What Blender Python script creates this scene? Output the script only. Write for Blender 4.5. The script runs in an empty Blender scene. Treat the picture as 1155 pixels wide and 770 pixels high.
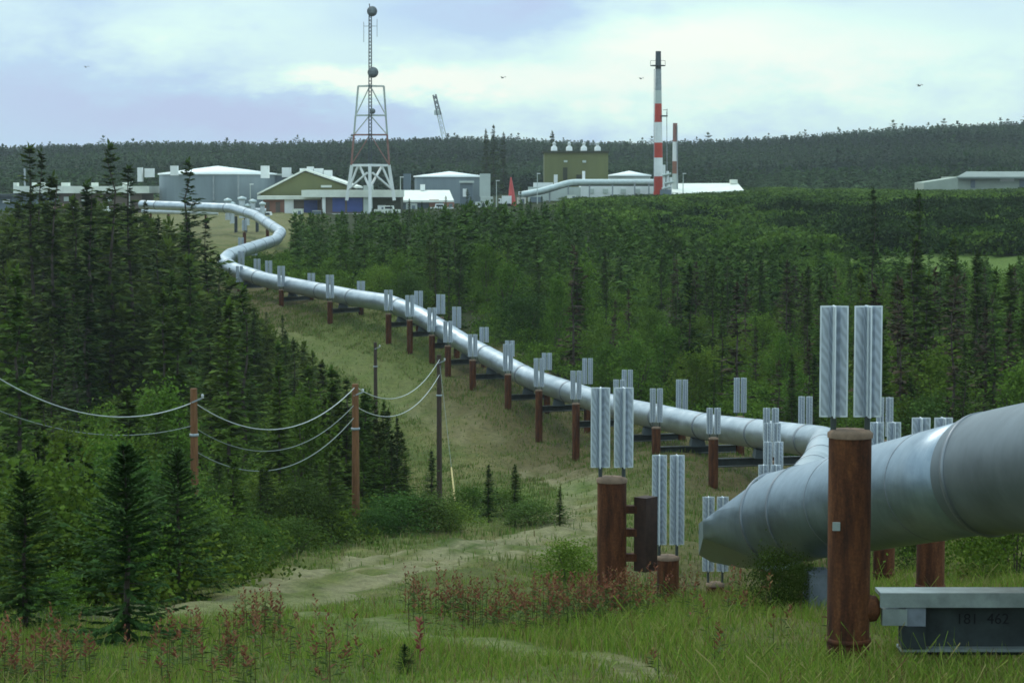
import bpy, bmesh, math, random
import numpy as np
from mathutils import Vector, Matrix

random.seed(7)
R_ = np.random.default_rng(11)
sc = bpy.context.scene
COL = sc.collection
rad = math.radians

# ------------------------------------------------------------------ camera
F, CX, CY, HZ = 2500.0, 577.5, 385.0, 210.0
PITCH = math.atan((CY - HZ) / F)
cam_d = bpy.data.cameras.new('camera')
cam = bpy.data.objects.new('camera', cam_d)
COL.objects.link(cam)
cam_d.sensor_width = 36.0
cam_d.lens = F * 36.0 / 1155.0
cam_d.clip_start, cam_d.clip_end = 0.5, 6000
cam.location = (0, 0, 0)
cam.rotation_euler = (math.pi / 2 - PITCH, 0, 0)
sc.camera = cam
CP, SP = math.cos(PITCH), math.sin(PITCH)


def P(px, row, d):
    """the place at distance d (world Y) seen along a direction"""
    u, v = (px - CX) / F, (CY - row) / F
    k = d / (CP + v * SP)
    return Vector((u * k, d, (-SP + v * CP) * k))


def XP(px, d):
    return (px - CX) / F * d * 1.0


# ------------------------------------------------------------------ terrain
CTRL = []


def ctl(d, *pairs):
    for px, row in pairs:
        p = P(px, row, d)
        CTRL.append((p.x / d, d, p.z))


for d_, z_ in ((5, -3.2), (11, -4.1), (17, -4.75)):
    for u_ in (-.27, -.1, .1, .27):
        CTRL.append((u_, d_, z_))
ctl(24, (-80, 775), (130, 772), (400, 768), (700, 760), (962, 750), (1230, 748))
ctl(35, (-80, 700), (150, 697), (300, 694), (577, 690), (690, 688), (860, 682), (1050, 675), (1230, 668))
ctl(46, (-80, 668), (150, 664), (300, 661), (450, 657), (577, 658), (755, 690), (1003, 668), (1230, 636))
ctl(57, (-80, 642), (300, 644), (450, 641), (577, 642), (808, 690), (1000, 640), (1230, 608))
ctl(70, (-80, 620), (300, 624), (450, 620), (577, 616), (850, 640), (1230, 585))
ctl(88, (-80, 598), (300, 604), (400, 606), (577, 596), (850, 600), (1230, 565))
ctl(105, (0, 572), (300, 572), (577, 566), (806, 547), (910, 550), (1230, 540))
ctl(117, (300, 552), (577, 550), (741, 510), (836, 515), (1230, 520))
ctl(136, (0, 525), (300, 525), (450, 527), (577, 527), (650, 518), (900, 480), (1230, 470))
ctl(144, (450, 505), (608, 497), (800, 470))
ctl(150, (573, 460), (450, 480), (300, 485))
ctl(160, (533, 430), (450, 448), (300, 455), (0, 450), (900, 425), (1230, 420))
ctl(169, (487, 405), (400, 415), (600, 400))
ctl(176, (438, 382), (300, 395), (0, 400))
ctl(187, (372, 366), (300, 372), (700, 385), (900, 390), (1230, 380))
ctl(200, (317, 346), (150, 352), (0, 352), (600, 352))
ctl(240, (250, 318), (0, 320), (600, 312), (900, 316), (1230, 312))
ctl(300, (0, 276), (300, 278), (600, 272), (900, 278), (1230, 276))
ctl(350, (-80, 254), (300, 255), (600, 250), (900, 247), (1230, 244))
ctl(400, (-80, 240), (300, 240), (600, 236), (800, 230), (1000, 227), (1230, 225))
ctl(460, (-80, 234), (300, 235), (600, 227), (850, 216.5), (1230, 214))
ctl(550, (-80, 228), (300, 228), (600, 222), (850, 214), (1230, 212))
ctl(800, (-80, 206), (300, 203), (600, 204), (900, 203), (1230, 194))
ctl(1250, (-80, 179), (200, 172), (400, 170), (560, 167), (840, 168), (1000, 157), (1155, 150), (1250, 147))
ctl(1600, (-80, 190), (300, 188), (600, 186), (900, 184), (1250, 175))

_c = np.array(CTRL)
_A = np.stack([_c[:, 0] * 8.0, np.log(_c[:, 1]) * 1.6], 1)


def _ker(r2):
    return 0.5 * r2 * np.log(r2 + 1e-9)


_n = len(_A)
_K = _ker(((_A[:, None] - _A[None]) ** 2).sum(-1)) + 0.004 * np.eye(_n)
_Pm = np.concatenate([np.ones((_n, 1)), _A], 1)
_S = np.block([[_K, _Pm], [_Pm.T, np.zeros((3, 3))]])
_W = np.linalg.solve(_S, np.concatenate([_c[:, 2], np.zeros(3)]))


def H(x, y):
    x = np.asarray(x, float)
    y = np.asarray(y, float)
    sh = np.broadcast(x, y).shape
    x, y = np.broadcast_to(x, sh).ravel(), np.broadcast_to(y, sh).ravel()
    yy = np.clip(y, 5, 1600)
    u = np.clip(x / np.maximum(yy, 14), -.27, .27)
    q = np.stack([u * 8.0, np.log(yy) * 1.6], 1)
    out = np.empty(len(q))
    for i in range(0, len(q), 20000):
        b = q[i:i + 20000]
        out[i:i + 20000] = _ker(((b[:, None] - _A[None]) ** 2).sum(-1)) @ _W[:_n] + _W[_n] + b @ _W[_n + 1:]
    amp = np.clip((yy - 8) / 40, .1, 1) * np.clip(2.2 - yy / 300, .3, 1)
    out += amp * (0.13 * np.sin(x * .9 + y * .31) * np.sin(y * .63 - x * .2) + 0.10 * np.sin(x * 1.7 - 1.1 * y + 2) + .05 * np.sin(3.1 * x + 2.3 * y))
    return out.reshape(sh)


def hz(x, y):
    return float(H(np.array([x]), np.array([y]))[0])


def ground_at(px, d):
    x = XP(px, d)
    return Vector((x, d, hz(x, d)))


# ------------------------------------------------------------------ materials
def new_mat(name):
    m = bpy.data.materials.new(name)
    m.use_nodes = True
    nt = m.node_tree
    b = nt.nodes['Principled BSDF']
    return m, nt, b


def N(nt, typ, **kw):
    n = nt.nodes.new(typ)
    for k, v in kw.items():
        setattr(n, k, v)
    return n


def ramp(nt, stops, interp='LINEAR'):
    r = N(nt, 'ShaderNodeValToRGB')
    r.color_ramp.interpolation = interp
    el = r.color_ramp.elements
    while len(el) < len(stops):
        el.new(0.5)
    for e, (p, c) in zip(el, stops):
        e.position = p
        e.color = (*c, 1)
    return r


def noise(nt, scale, detail=5, rough=.6, coord='Object', vec=None, stretch=None):
    n = N(nt, 'ShaderNodeTexNoise')
    n.inputs['Scale'].default_value = scale
    n.inputs['Detail'].default_value = detail
    n.inputs['Roughness'].default_value = rough
    tc = N(nt, 'ShaderNodeTexCoord')
    src = tc.outputs[coord]
    if stretch:
        mp = N(nt, 'ShaderNodeMapping')
        mp.inputs['Scale'].default_value = stretch
        nt.links.new(src, mp.inputs[0])
        src = mp.outputs[0]
    nt.links.new(src, n.inputs['Vector'])
    return n


def mixc(nt, fac, a, b, blend='MIX'):
    m = N(nt, 'ShaderNodeMix', data_type='RGBA', blend_type=blend)
    for s, v in ((m.inputs[0], fac), (m.inputs[6], a), (m.inputs[7], b)):
        if hasattr(v, 'is_linked') or hasattr(v, 'links'):
            nt.links.new(v, s)
        elif isinstance(v, (int, float)):
            s.default_value = v
        else:
            s.default_value = (*v, 1)
    return m.outputs[2]


def bump(nt, b, h, strength=.3, dist=.02):
    bp = N(nt, 'ShaderNodeBump')
    bp.inputs['Strength'].default_value = strength
    bp.inputs['Distance'].default_value = dist
    nt.links.new(h, bp.inputs['Height'])
    nt.links.new(bp.outputs[0], b.inputs['Normal'])


def paint(name, c, rough=.6, metal=0.0, var=.25, scale=1.5, stretch=None, spec=.4):
    m, nt, b = new_mat(name)
    n = noise(nt, scale, 6, .65, stretch=stretch)
    lo = tuple(max(0, x * (1 - var)) for x in c)
    hi = tuple(min(1, x * (1 + var * .6)) for x in c)
    r = ramp(nt, [(.3, lo), (.7, hi)])
    nt.links.new(n.outputs[0], r.inputs[0])
    nt.links.new(r.outputs[0], b.inputs['Base Color'])
    b.inputs['Roughness'].default_value = rough
    b.inputs['Metallic'].default_value = metal
    b.inputs['Specular IOR Level'].default_value = spec
    return m


def leafmat(name, dark, light, transl=.22, objvar=.35):
    """foliage: colour from the per-leaf tint and a random value of the plant"""
    m, nt, b = new_mat(name)
    at = N(nt, 'ShaderNodeAttribute', attribute_name='tint')
    r = ramp(nt, [(0.0, dark), (1.0, light)])
    nt.links.new(at.outputs['Fac'], r.inputs[0])
    oi = N(nt, 'ShaderNodeObjectInfo')
    hv = N(nt, 'ShaderNodeHueSaturation')
    mr = N(nt, 'ShaderNodeMapRange')
    mr.inputs['To Min'].default_value = 1 - objvar
    mr.inputs['To Max'].default_value = 1 + objvar
    nt.links.new(oi.outputs['Random'], mr.inputs['Value'])
    nt.links.new(mr.outputs[0], hv.inputs['Value'])
    mr2 = N(nt, 'ShaderNodeMapRange')
    mr2.inputs['To Min'].default_value = .485
    mr2.inputs['To Max'].default_value = .52
    mlt = N(nt, 'ShaderNodeMath', operation='FRACT')
    ml2 = N(nt, 'ShaderNodeMath', operation='MULTIPLY')
    ml2.inputs[1].default_value = 17.3
    nt.links.new(oi.outputs['Random'], ml2.inputs[0])
    nt.links.new(ml2.outputs[0], mlt.inputs[0])
    nt.links.new(mlt.outputs[0], mr2.inputs['Value'])
    nt.links.new(mr2.outputs[0], hv.inputs['Hue'])
    nt.links.new(r.outputs[0], hv.inputs['Color'])
    nt.links.new(hv.outputs[0], b.inputs['Base Color'])
    b.inputs['Roughness'].default_value = .7
    b.inputs['Specular IOR Level'].default_value = .05
    if transl > 0:
        tr = N(nt, 'ShaderNodeBsdfTranslucent')
        nt.links.new(hv.outputs[0], tr.inputs['Color'])
        mx = N(nt, 'ShaderNodeMixShader')
        mx.inputs[0].default_value = transl
        nt.links.new(b.outputs[0], mx.inputs[1])
        nt.links.new(tr.outputs[0], mx.inputs[2])
        nt.links.new(mx.outputs[0], nt.nodes['Material Output'].inputs['Surface'])
    return m


def colmat(name, transl=.2, rough=.7):
    """grass and mixed cover: the colour each blade carries"""
    m, nt, b = new_mat(name)
    at = N(nt, 'ShaderNodeAttribute', attribute_name='blade')
    nt.links.new(at.outputs['Color'], b.inputs['Base Color'])
    b.inputs['Roughness'].default_value = rough
    b.inputs['Specular IOR Level'].default_value = .05
    if transl > 0:
        tr = N(nt, 'ShaderNodeBsdfTranslucent')
        nt.links.new(at.outputs['Color'], tr.inputs['Color'])
        mx = N(nt, 'ShaderNodeMixShader')
        mx.inputs[0].default_value = transl
        nt.links.new(b.outputs[0], mx.inputs[1])
        nt.links.new(tr.outputs[0], mx.inputs[2])
        nt.links.new(mx.outputs[0], nt.nodes['Material Output'].inputs['Surface'])
    return m


M = {}
M['spruce'] = leafmat('spruce_needles', (.014, .030, .005), (.090, .145, .020), .15)
M['near_spruce'] = leafmat('young_spruce_needles', (.020, .048, .012), (.100, .170, .040), .2, .2)
M['brown_spruce'] = leafmat('dry_spruce_needles', (.030, .024, .014), (.085, .062, .034), .1)
M['leaf'] = leafmat('willow_leaves', (.040, .078, .008), (.165, .245, .034), .3, .3)
M['dark_leaf'] = leafmat('alder_leaves', (.024, .054, .008), (.090, .150, .030), .25, .25)
M['bark'] = paint('bark', (.085, .065, .05), .9, var=.5, scale=6)
M['ridge'] = leafmat('ridge_needles', (.012, .030, .012), (.056, .100, .034), .1)
M['brush'] = leafmat('brush_leaves', (.018, .042, .005), (.135, .205, .024), .2)
M['dark_alder'] = leafmat('thicket_leaves', (.010, .024, .005), (.056, .092, .014), .15)
M['light_spruce'] = leafmat('pale_spruce_needles', (.028, .056, .007), (.125, .195, .026), .25)
M['cover'] = colmat('ground_cover')

# pipe jacket: dull aluminium sheet with stains
m, nt, b = new_mat('pipe_jacket')
n1 = noise(nt, .8, 6, .65, stretch=(1, 1, 2.5))
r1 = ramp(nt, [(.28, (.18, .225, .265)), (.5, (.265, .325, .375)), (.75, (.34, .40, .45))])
nt.links.new(n1.outputs[0], r1.inputs[0])
n2 = noise(nt, 5, 8, .75, stretch=(1, 1, .25))
r2 = ramp(nt, [(.42, (1, 1, 1)), (.66, (.78, .79, .80)), (.85, (.55, .54, .52))])
nt.links.new(n2.outputs[0], r2.inputs[0])
nt.links.new(mixc(nt, .8, r1.outputs[0], r2.outputs[0], 'MULTIPLY'), b.inputs['Base Color'])
b.inputs['Metallic'].default_value = .8
rr = ramp(nt, [(.3, (.30,) * 3), (.7, (.46,) * 3)])
nt.links.new(n1.outputs[0], rr.inputs[0])
nt.links.new(rr.outputs[0], b.inputs['Roughness'])
n5 = noise(nt, 1.6, 2, .5)
add_ = N(nt, 'ShaderNodeMath', operation='MULTIPLY_ADD')
add_.inputs[1].default_value = 3.0
nt.links.new(n5.outputs[0], add_.inputs[0])
nt.links.new(n2.outputs[0], add_.inputs[2])
bump(nt, b, add_.outputs[0], .22, .02)
M['jacket'] = m
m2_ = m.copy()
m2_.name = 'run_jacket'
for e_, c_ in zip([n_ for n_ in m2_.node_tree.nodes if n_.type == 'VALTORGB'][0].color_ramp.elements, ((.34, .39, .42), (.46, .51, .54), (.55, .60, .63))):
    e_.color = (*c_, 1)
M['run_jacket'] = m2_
M['elbow_jacket'] = paint('shaded_elbow_jacket', (.16, .185, .20), .45, .5, .3, 1.2)  # elbow sleeve: shade on the turned pipe put into a darker jacket colour
M['band'] = paint('steel_band', (.22, .24, .26), .45, .6, .3, 2)
M['far_jacket'] = paint('far_jacket', (.60, .64, .66), .45, .25, .2, 1.0)
m, nt, b = new_mat('finned_aluminium')
wv = N(nt, 'ShaderNodeTexWave', wave_type='BANDS', bands_direction='DIAGONAL')
wv.inputs['Scale'].default_value = 8.0
wv.inputs['Distortion'].default_value = 5.0
wv.inputs['Detail'].default_value = 2
tcw = N(nt, 'ShaderNodeTexCoord')
oiw = N(nt, 'ShaderNodeObjectInfo')
vaw = N(nt, 'ShaderNodeVectorMath', operation='MULTIPLY_ADD')
vaw.inputs[1].default_value = (1, 1, .55)
nt.links.new(tcw.outputs['Object'], vaw.inputs[0])
mlw = N(nt, 'ShaderNodeMath', operation='MULTIPLY')
mlw.inputs[1].default_value = 9.0
nt.links.new(oiw.outputs['Random'], mlw.inputs[0])
nt.links.new(mlw.outputs[0], vaw.inputs[2])
nt.links.new(vaw.outputs[0], wv.inputs['Vector'])
rw_ = ramp(nt, [(.1, (.38, .42, .47)), (.9, (.52, .57, .63))])
nt.links.new(wv.outputs['Color'], rw_.inputs[0])
nt.links.new(rw_.outputs[0], b.inputs['Base Color'])
b.inputs['Metallic'].default_value = .35
b.inputs['Roughness'].default_value = .45
M['fin'] = m
M['fin_edge'] = paint('bright_fin_edge', (.78, .82, .84), .4, .3, .15, 5)

# rust
m, nt, b = new_mat('rusted_steel')
n1 = noise(nt, 4.5, 8, .72, stretch=(1, 1, .16))
r1 = ramp(nt, [(.32, (.018, .009, .006)), (.46, (.072, .025, .011)), (.58, (.135, .049, .018)), (.72, (.19, .085, .04))])
nt.links.new(n1.outputs[0], r1.inputs[0])
n2 = noise(nt, 30, 5, .7)
r2 = ramp(nt, [(.35, (.65, .65, .65)), (.65, (1.15, 1.1, 1.05))])
nt.links.new(n2.outputs[0], r2.inputs[0])
nt.links.new(mixc(nt, 1.0, r1.outputs[0], r2.outputs[0], 'MULTIPLY'), b.inputs['Base Color'])
b.inputs['Roughness'].default_value = .85
b.inputs['Specular IOR Level'].default_value = .25
bump(nt, b, n2.outputs[0], .35, .01)
M['rust'] = m
M['dark_rust'] = paint('dark_rusted_plate', (.045, .022, .014), .8, 0, .5, 6)
M['rust_cap'] = paint('dusty_rust', (.20, .13, .085), .9, 0, .4, 9)
M['dark_pipe'] = paint('dark_tube', (.05, .06, .055), .6, .2)
M['galv'] = paint('galvanised_steel', (.30, .34, .33), .5, .5, .35, 3)
M['beam'] = paint('dark_galvanised_web', (.035, .045, .045), .6, .3, .5, 3)
M['black'] = paint('black_stencil', (.006, .007, .008), .8, var=.2)
M['concrete'] = paint('pale_concrete', (.19, .215, .245), .85, var=.3, scale=4)
M['wood'] = paint('weathered_pole_wood', (.20, .088, .034), .85, var=.45, scale=3, stretch=(4, 4, .5))
M['wood_dark'] = paint('dark_pole_wood', (.06, .038, .026), .85, var=.45, scale=3, stretch=(4, 4, .5))
M['wire'] = paint('aluminium_cable', (.50, .52, .50), .5, .2, .1)
M['wire_dim'] = paint('dull_cable', (.20, .23, .20), .6, .1, .1)
M['yellow'] = paint('yellow_guard', (.62, .48, .20), .6)
M['porcelain'] = paint('pale_insulator', (.6, .6, .58), .3)
M['white'] = paint('white_paint', (.80, .81, .78), .55, 0, .12, .4)
M['cream'] = paint('cream_roof', (.74, .76, .66), .6, 0, .15, .4)
M['tankgrey'] = paint('tank_grey', (.24, .29, .31), .6, .05, .2, .25, (1, 1, .15))
M['tankroof'] = paint('tank_roof', (.80, .84, .80), .55, 0, .1, .3)
M['olive'] = paint('olive_cladding', (.155, .165, .060), .7, 0, .15, .3, (1, 1, .2))
M['olive_dark'] = paint('dark_olive_panel', (.05, .055, .028), .8)  # darker olive for the parapet, doors and a garage wall
M['greywall'] = paint('grey_cladding', (.15, .19, .215), .7, 0, .25, .3, (1, 1, .2))
M['brownwall'] = paint('brown_cladding', (.145, .115, .09), .75, 0, .25, .3)
M['redwall'] = paint('reddish_cladding', (.30, .14, .09), .7, 0, .25, .3)
M['blue'] = paint('blue_door', (.05, .075, .24), .5, 0, .2, .4)
M['red'] = paint('red_paint', (.50, .055, .03), .5, 0, .2, .5)
M['flagred'] = paint('red_boom_paint', (.55, .08, .07), .5, 0, .2, .5)
M['steel_dark'] = paint('dark_lattice_steel', (.07, .085, .09), .6, .3)
M['steel_mid'] = paint('grey_lattice_steel', (.34, .37, .38), .6, .3)
M['dish'] = paint('dish_grey', (.16, .18, .18), .5, .2)
M['orange'] = paint('dull_red_steel', (.30, .15, .12), .6)
M['palegrey'] = paint('pale_grey_cladding', (.50, .55, .50), .65, 0, .15, .3)
M['warehouse'] = paint('pale_green_cladding', (.33, .38, .31), .7, 0, .15, .3)
M['dull_roof'] = paint('dull_grey_green_roof', (.20, .24, .21), .7, 0, .2, .3)
M['glass'] = paint('dark_window', (.02, .025, .03), .15, 0, .1)
M['duct'] = paint('pale_duct', (.55, .62, .60), .5, .2, .15)

# ground
m, nt, b = new_mat('ground_soil')
n1 = noise(nt, .22, 8, .7, 'Object')
n2 = noise(nt, 2.4, 8, .75, 'Object')
n3 = noise(nt, .035, 4, .6, 'Object')
gA = ramp(nt, [(.30, (.055, .085, .018)), (.46, (.105, .125, .034)), (.60, (.155, .145, .055)), (.78, (.21, .18, .095))])
nt.links.new(n1.outputs[0], gA.inputs[0])
gB = ramp(nt, [(.3, (.45, .45, .42)), (.6, (1.1, 1.1, 1.05))])
nt.links.new(n2.outputs[0], gB.inputs[0])
base = gA.outputs[0]
at = N(nt, 'ShaderNodeAttribute', attribute_name='track')
base = mixc(nt, at.outputs['Fac'], base, (.25, .225, .135))
at4 = N(nt, 'ShaderNodeAttribute', attribute_name='browned')
base = mixc(nt, at4.outputs['Fac'], base, (.105, .082, .042))  # brown mixed in along the pipe, painting the shadow below it
at2 = N(nt, 'ShaderNodeAttribute', attribute_name='lush')
base = mixc(nt, at2.outputs['Fac'], base, (.105, .16, .034))
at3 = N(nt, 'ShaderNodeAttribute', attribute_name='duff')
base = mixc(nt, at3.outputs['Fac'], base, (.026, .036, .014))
n4 = noise(nt, 9, 6, .8, 'Object')
gC = ramp(nt, [(.35, (.6, .62, .55)), (.62, (1.12, 1.1, 1.05))])
nt.links.new(n4.outputs[0], gC.inputs[0])
base = mixc(nt, .85, base, gB.outputs[0], 'MULTIPLY')
base = mixc(nt, .8, base, gC.outputs[0], 'MULTIPLY')
nt.links.new(base, b.inputs['Base Color'])
b.inputs['Roughness'].default_value = .95
b.inputs['Specular IOR Level'].default_value = .1
bump(nt, b, n2.outputs[0], .6, .15)
M['ground'] = m


# ------------------------------------------------------------------ mesh helpers
def link(name, me, mat, parent=None):
    o = bpy.data.objects.new(name, me)
    COL.objects.link(o)
    if mat is not None and len(me.materials) == 0:
        me.materials.append(mat)
    if parent is not None:
        o.parent = parent
    return o


def tag(o, label=None, cat=None, group=None, kind=None):
    if label: o['label'] = label
    if cat: o['category'] = cat
    if group: o['group'] = group
    if kind: o['kind'] = kind
    return o


def thing(name, loc, label, cat, group=None, rz=0.0):
    o = bpy.data.objects.new(name, None)
    o.empty_display_size = .3
    COL.objects.link(o)
    o.location = loc
    o.rotation_euler = (0, 0, rz)
    return tag(o, label, cat, group)


class MB:
    def __init__(s, off=(0, 0, 0)):
        s.v, s.f, s.sm, s.off = [], [], [], Vector(off)

    def add(s, vs, fs, smooth=False):
        k = len(s.v)
        s.v += [tuple(Vector(v) - s.off) for v in vs]
        for f in fs:
            s.f.append(tuple(i + k for i in f))
            s.sm.append(smooth)

    def box(s, c, size, rz=0.0, taper=1.0):
        c = Vector(c)
        sx, sy, sz = size[0] / 2, size[1] / 2, size[2] / 2
        ca, sa = math.cos(rz), math.sin(rz)
        vs = []
        for z, t in ((-sz, 1), (sz, taper)):
            for x, y in ((-sx, -sy), (sx, -sy), (sx, sy), (-sx, sy)):
                x, y = x * t, y * t
                vs.append(c + Vector((x * ca - y * sa, x * sa + y * ca, z)))
        s.add(vs, [(3, 2, 1, 0), (4, 5, 6, 7), (0, 1, 5, 4), (1, 2, 6, 5), (2, 3, 7, 6), (3, 0, 4, 7)])

    def beam(s, p, q, w, h=None):
        """a square bar between two points"""
        p, q = Vector(p), Vector(q)
        h = h or w
        a = (q - p).normalized()
        up = Vector((0, 0, 1)) if abs(a.z) < .95 else Vector((0, 1, 0))
        x = a.cross(up).normalized() * w / 2
        y = x.cross(a).normalized() * h / 2
        vs = [e + i * x + j * y for e in (p, q) for i, j in ((-1, -1), (1, -1), (1, 1), (-1, 1))]
        s.add(vs, [(3, 2, 1, 0), (4, 5, 6, 7), (0, 1, 5, 4), (1, 2, 6, 5), (2, 3, 7, 6), (3, 0, 4, 7)])

    def tube(s, pts, r, seg=12, caps=True, smooth=True):
        pts = [Vector(p) for p in pts]
        rs = r if isinstance(r, (list, tuple)) else [r] * len(pts)
        k0 = []
        prev = None
        for i, p in enumerate(pts):
            a = (pts[min(i + 1, len(pts) - 1)] - pts[max(i - 1, 0)]).normalized()
            if prev is None:
                up = Vector((0, 0, 1)) if abs(a.z) < .95 else Vector((1, 0, 0))
                x = a.cross(up).normalized()
            else:
                x = (prev - a * prev.dot(a)).normalized()
            prev = x
            y = a.cross(x)
            k0 += [p + rs[i] * (math.cos(t) * x + math.sin(t) * y) for t in [2 * math.pi * j / seg for j in range(seg)]]
        fs = []
        for i in range(len(pts) - 1):
            for j in range(seg):
                j2 = (j + 1) % seg
                fs.append((i * seg + j, i * seg + j2, (i + 1) * seg + j2, (i + 1) * seg + j))
        s.add(k0, fs, smooth)
        if caps:
            n = len(pts)
            s.add(k0[:seg], [tuple(range(seg))[::-1]])
            s.add(k0[(n - 1) * seg:], [tuple(range(seg))])

    def cyl(s, p, q, r0, r1=None, seg=16, caps=True, smooth=True):
        s.tube([p, q], [r0, r0 if r1 is None else r1], seg, caps, smooth)

    def lathe(s, c, prof, seg=24, smooth=True):
        c = Vector(c)
        vs = [c + Vector((r * math.cos(2 * math.pi * j / seg), r * math.sin(2 * math.pi * j / seg), z)) for r, z in prof for j in range(seg)]
        fs = [(i * seg + j, i * seg + (j + 1) % seg, (i + 1) * seg + (j + 1) % seg, (i + 1) * seg + j) for i in range(len(prof) - 1) for j in range(seg)]
        s.add(vs, fs, smooth)

    def build(s, name, mat, parent=None):
        me = bpy.data.meshes.new(name)
        me.from_pydata(s.v, [], s.f)
        me.polygons.foreach_set('use_smooth', s.sm)
        me.update()
        return link(name, me, mat, parent)


def raw_mesh(name, V, Fc, tint=None, blade=None):
    """fast mesh of equal-sized faces from arrays"""
    me = bpy.data.meshes.new(name)
    n, k = Fc.shape
    me.vertices.add(len(V))
    me.vertices.foreach_set('co', np.ascontiguousarray(V, np.float32).ravel())
    me.loops.add(n * k)
    me.loops.foreach_set('vertex_index', np.ascontiguousarray(Fc, np.int32).ravel())
    me.polygons.add(n)
    me.polygons.foreach_set('loop_start', np.arange(0, n * k, k, dtype=np.int32))
    me.update(calc_edges=True)
    if tint is not None:
        a = me.attributes.new('tint', 'FLOAT', 'POINT')
        a.data.foreach_set('value', np.ascontiguousarray(tint, np.float32))
    if blade is not None:
        a = me.attributes.new('blade', 'FLOAT_COLOR', 'POINT')
        c = np.concatenate([blade, np.ones((len(blade), 1))], 1)
        a.data.foreach_set('color', np.ascontiguousarray(c, np.float32).ravel())
    me.validate()
    return me


# ------------------------------------------------------------------ ground sheet
ys = [-60.0]
while ys[-1] < 1650:
    y = ys[-1]
    ys.append(y + (3.0 if y < 14 else max(.32, y * .0115)))
ys = np.array(ys)
us = np.linspace(-1, 1, 341)
us = np.sign(us) * (np.abs(us) * .55 + .45 * np.abs(us) ** 3)
GX = us[None, :] * (np.maximum(ys, 0)[:, None] * .55 + 30)
GY = np.broadcast_to(ys[:, None], GX.shape)
GZ = H(GX, GY)
nr, nc = GX.shape
V = np.stack([GX, GY, GZ], -1).reshape(-1, 3)
idx = np.arange(nr * nc).reshape(nr, nc)
Fq = np.stack([idx[:-1, :-1], idx[:-1, 1:], idx[1:, 1:], idx[1:, :-1]], -1).reshape(-1, 4)
gme = raw_mesh('ground', V, Fq)
gme.polygons.foreach_set('use_smooth', np.ones(len(gme.polygons), bool))


def find_ground(px, row, d0=14, d1=700):
    """where a sight line meets the ground"""
    ds = np.geomspace(d0, d1, 900)
    u, v = (px - CX) / F, (CY - row) / F
    zz = (-SP + v * CP) / (CP + v * SP) * ds
    h = H(u * ds, ds)
    i = int(np.argmax(zz <= h)) if (zz <= h).any() else len(ds) - 1
    return np.array([u * ds[i], ds[i]])


def seg_dist(X, Y, pts):
    best = np.full(X.shape, 1e9)
    for (x0, y0), (x1, y1) in zip(pts[:-1], pts[1:]):
        dx, dy = x1 - x0, y1 - y0
        t = np.clip(((X - x0) * dx + (Y - y0) * dy) / (dx * dx + dy * dy + 1e-9), 0, 1)
        best = np.minimum(best, np.hypot(X - x0 - t * dx, Y - y0 - t * dy))
    return best


TRACKS = [
    ([find_ground(*q) for q in ((180, 700), (300, 668), (420, 645), (540, 628), (620, 612), (662, 588), (668, 562), (640, 540), (600, 528))], 1.15),
    ([find_ground(*q) for q in ((300, 655), (440, 628), (560, 612), (640, 592))], .8),
    ([find_ground(*q) for q in ((340, 690), (440, 705), (540, 722), (640, 742), (740, 764))], .28),
    ([find_ground(*q) for q in ((300, 375), (350, 392), (420, 420), (500, 470), (540, 500))], 1.45),
]
wob = .22 * np.sin(GX * 1.3 + GY * .7) + .3 * np.sin(GX * .5 - GY * 1.1)
tr = np.zeros(GX.shape)
for pts, w in TRACKS:
    dd = seg_dist(GX, GY, pts) + wob * w
    tr = np.maximum(tr, np.clip(1.5 - np.abs(dd - .62 * w) / (.38 * w), 0, 1) * (.5 if w > 1.4 else 1))
tr *= .75
pad = .75 * np.clip((GY - 300) / 20, 0, 1) * np.clip((430 - GY) / 30, 0, 1) * np.clip((345 - (CX + GX / np.maximum(GY, 5) * F)) / 30, 0, 1)
tr = np.maximum(tr, pad * (.55 + .25 * wob))
lush = np.zeros(GX.shape)
for px, row, rr_ in ((1060, 292, 26), (1010, 296, 14), (1110, 298, 16)):
    gx, gy = find_ground(px, row)
    gx, gy = XP(px, 262), 262
    lush = np.maximum(lush, np.clip(1.5 - np.hypot((GX - gx), (GY - gy) * .7) / rr_, 0, 1))
for px, row, rr_ in ((390, 405, 6), (420, 412, 5), (560, 565, 4), (470, 715, 2.5), (330, 712, 3)):
    gx, gy = find_ground(px, row)
    lush = np.maximum(lush, np.clip(1.4 - np.hypot((GX - gx), (GY - gy) * .35) / rr_ + wob * .3, 0, .45))

# the edge of the left wood: x in photograph columns by distance
LD = [14, 24, 32, 40, 50, 60, 70, 80, 90, 105, 120, 138, 150, 165, 185, 210, 250, 300, 420]
LP = [150, 150, 180, 215, 265, 290, 345, 400, 440, 448, 448, 425, 385, 345, 295, 240, 205, 170, 100]


def left_edge(d):
    return np.interp(d, LD, LP)


RD = [14, 90, 105, 117, 136, 150, 170, 187, 200, 215, 240, 262, 285, 300, 330, 700]
RP = [1500, 1100, 985, 905, 775, 680, 560, 460, 400, 335, 325, 328, 330, 335, 345, 300]


def right_edge(d):
    return np.interp(d, RD, RP)


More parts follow.
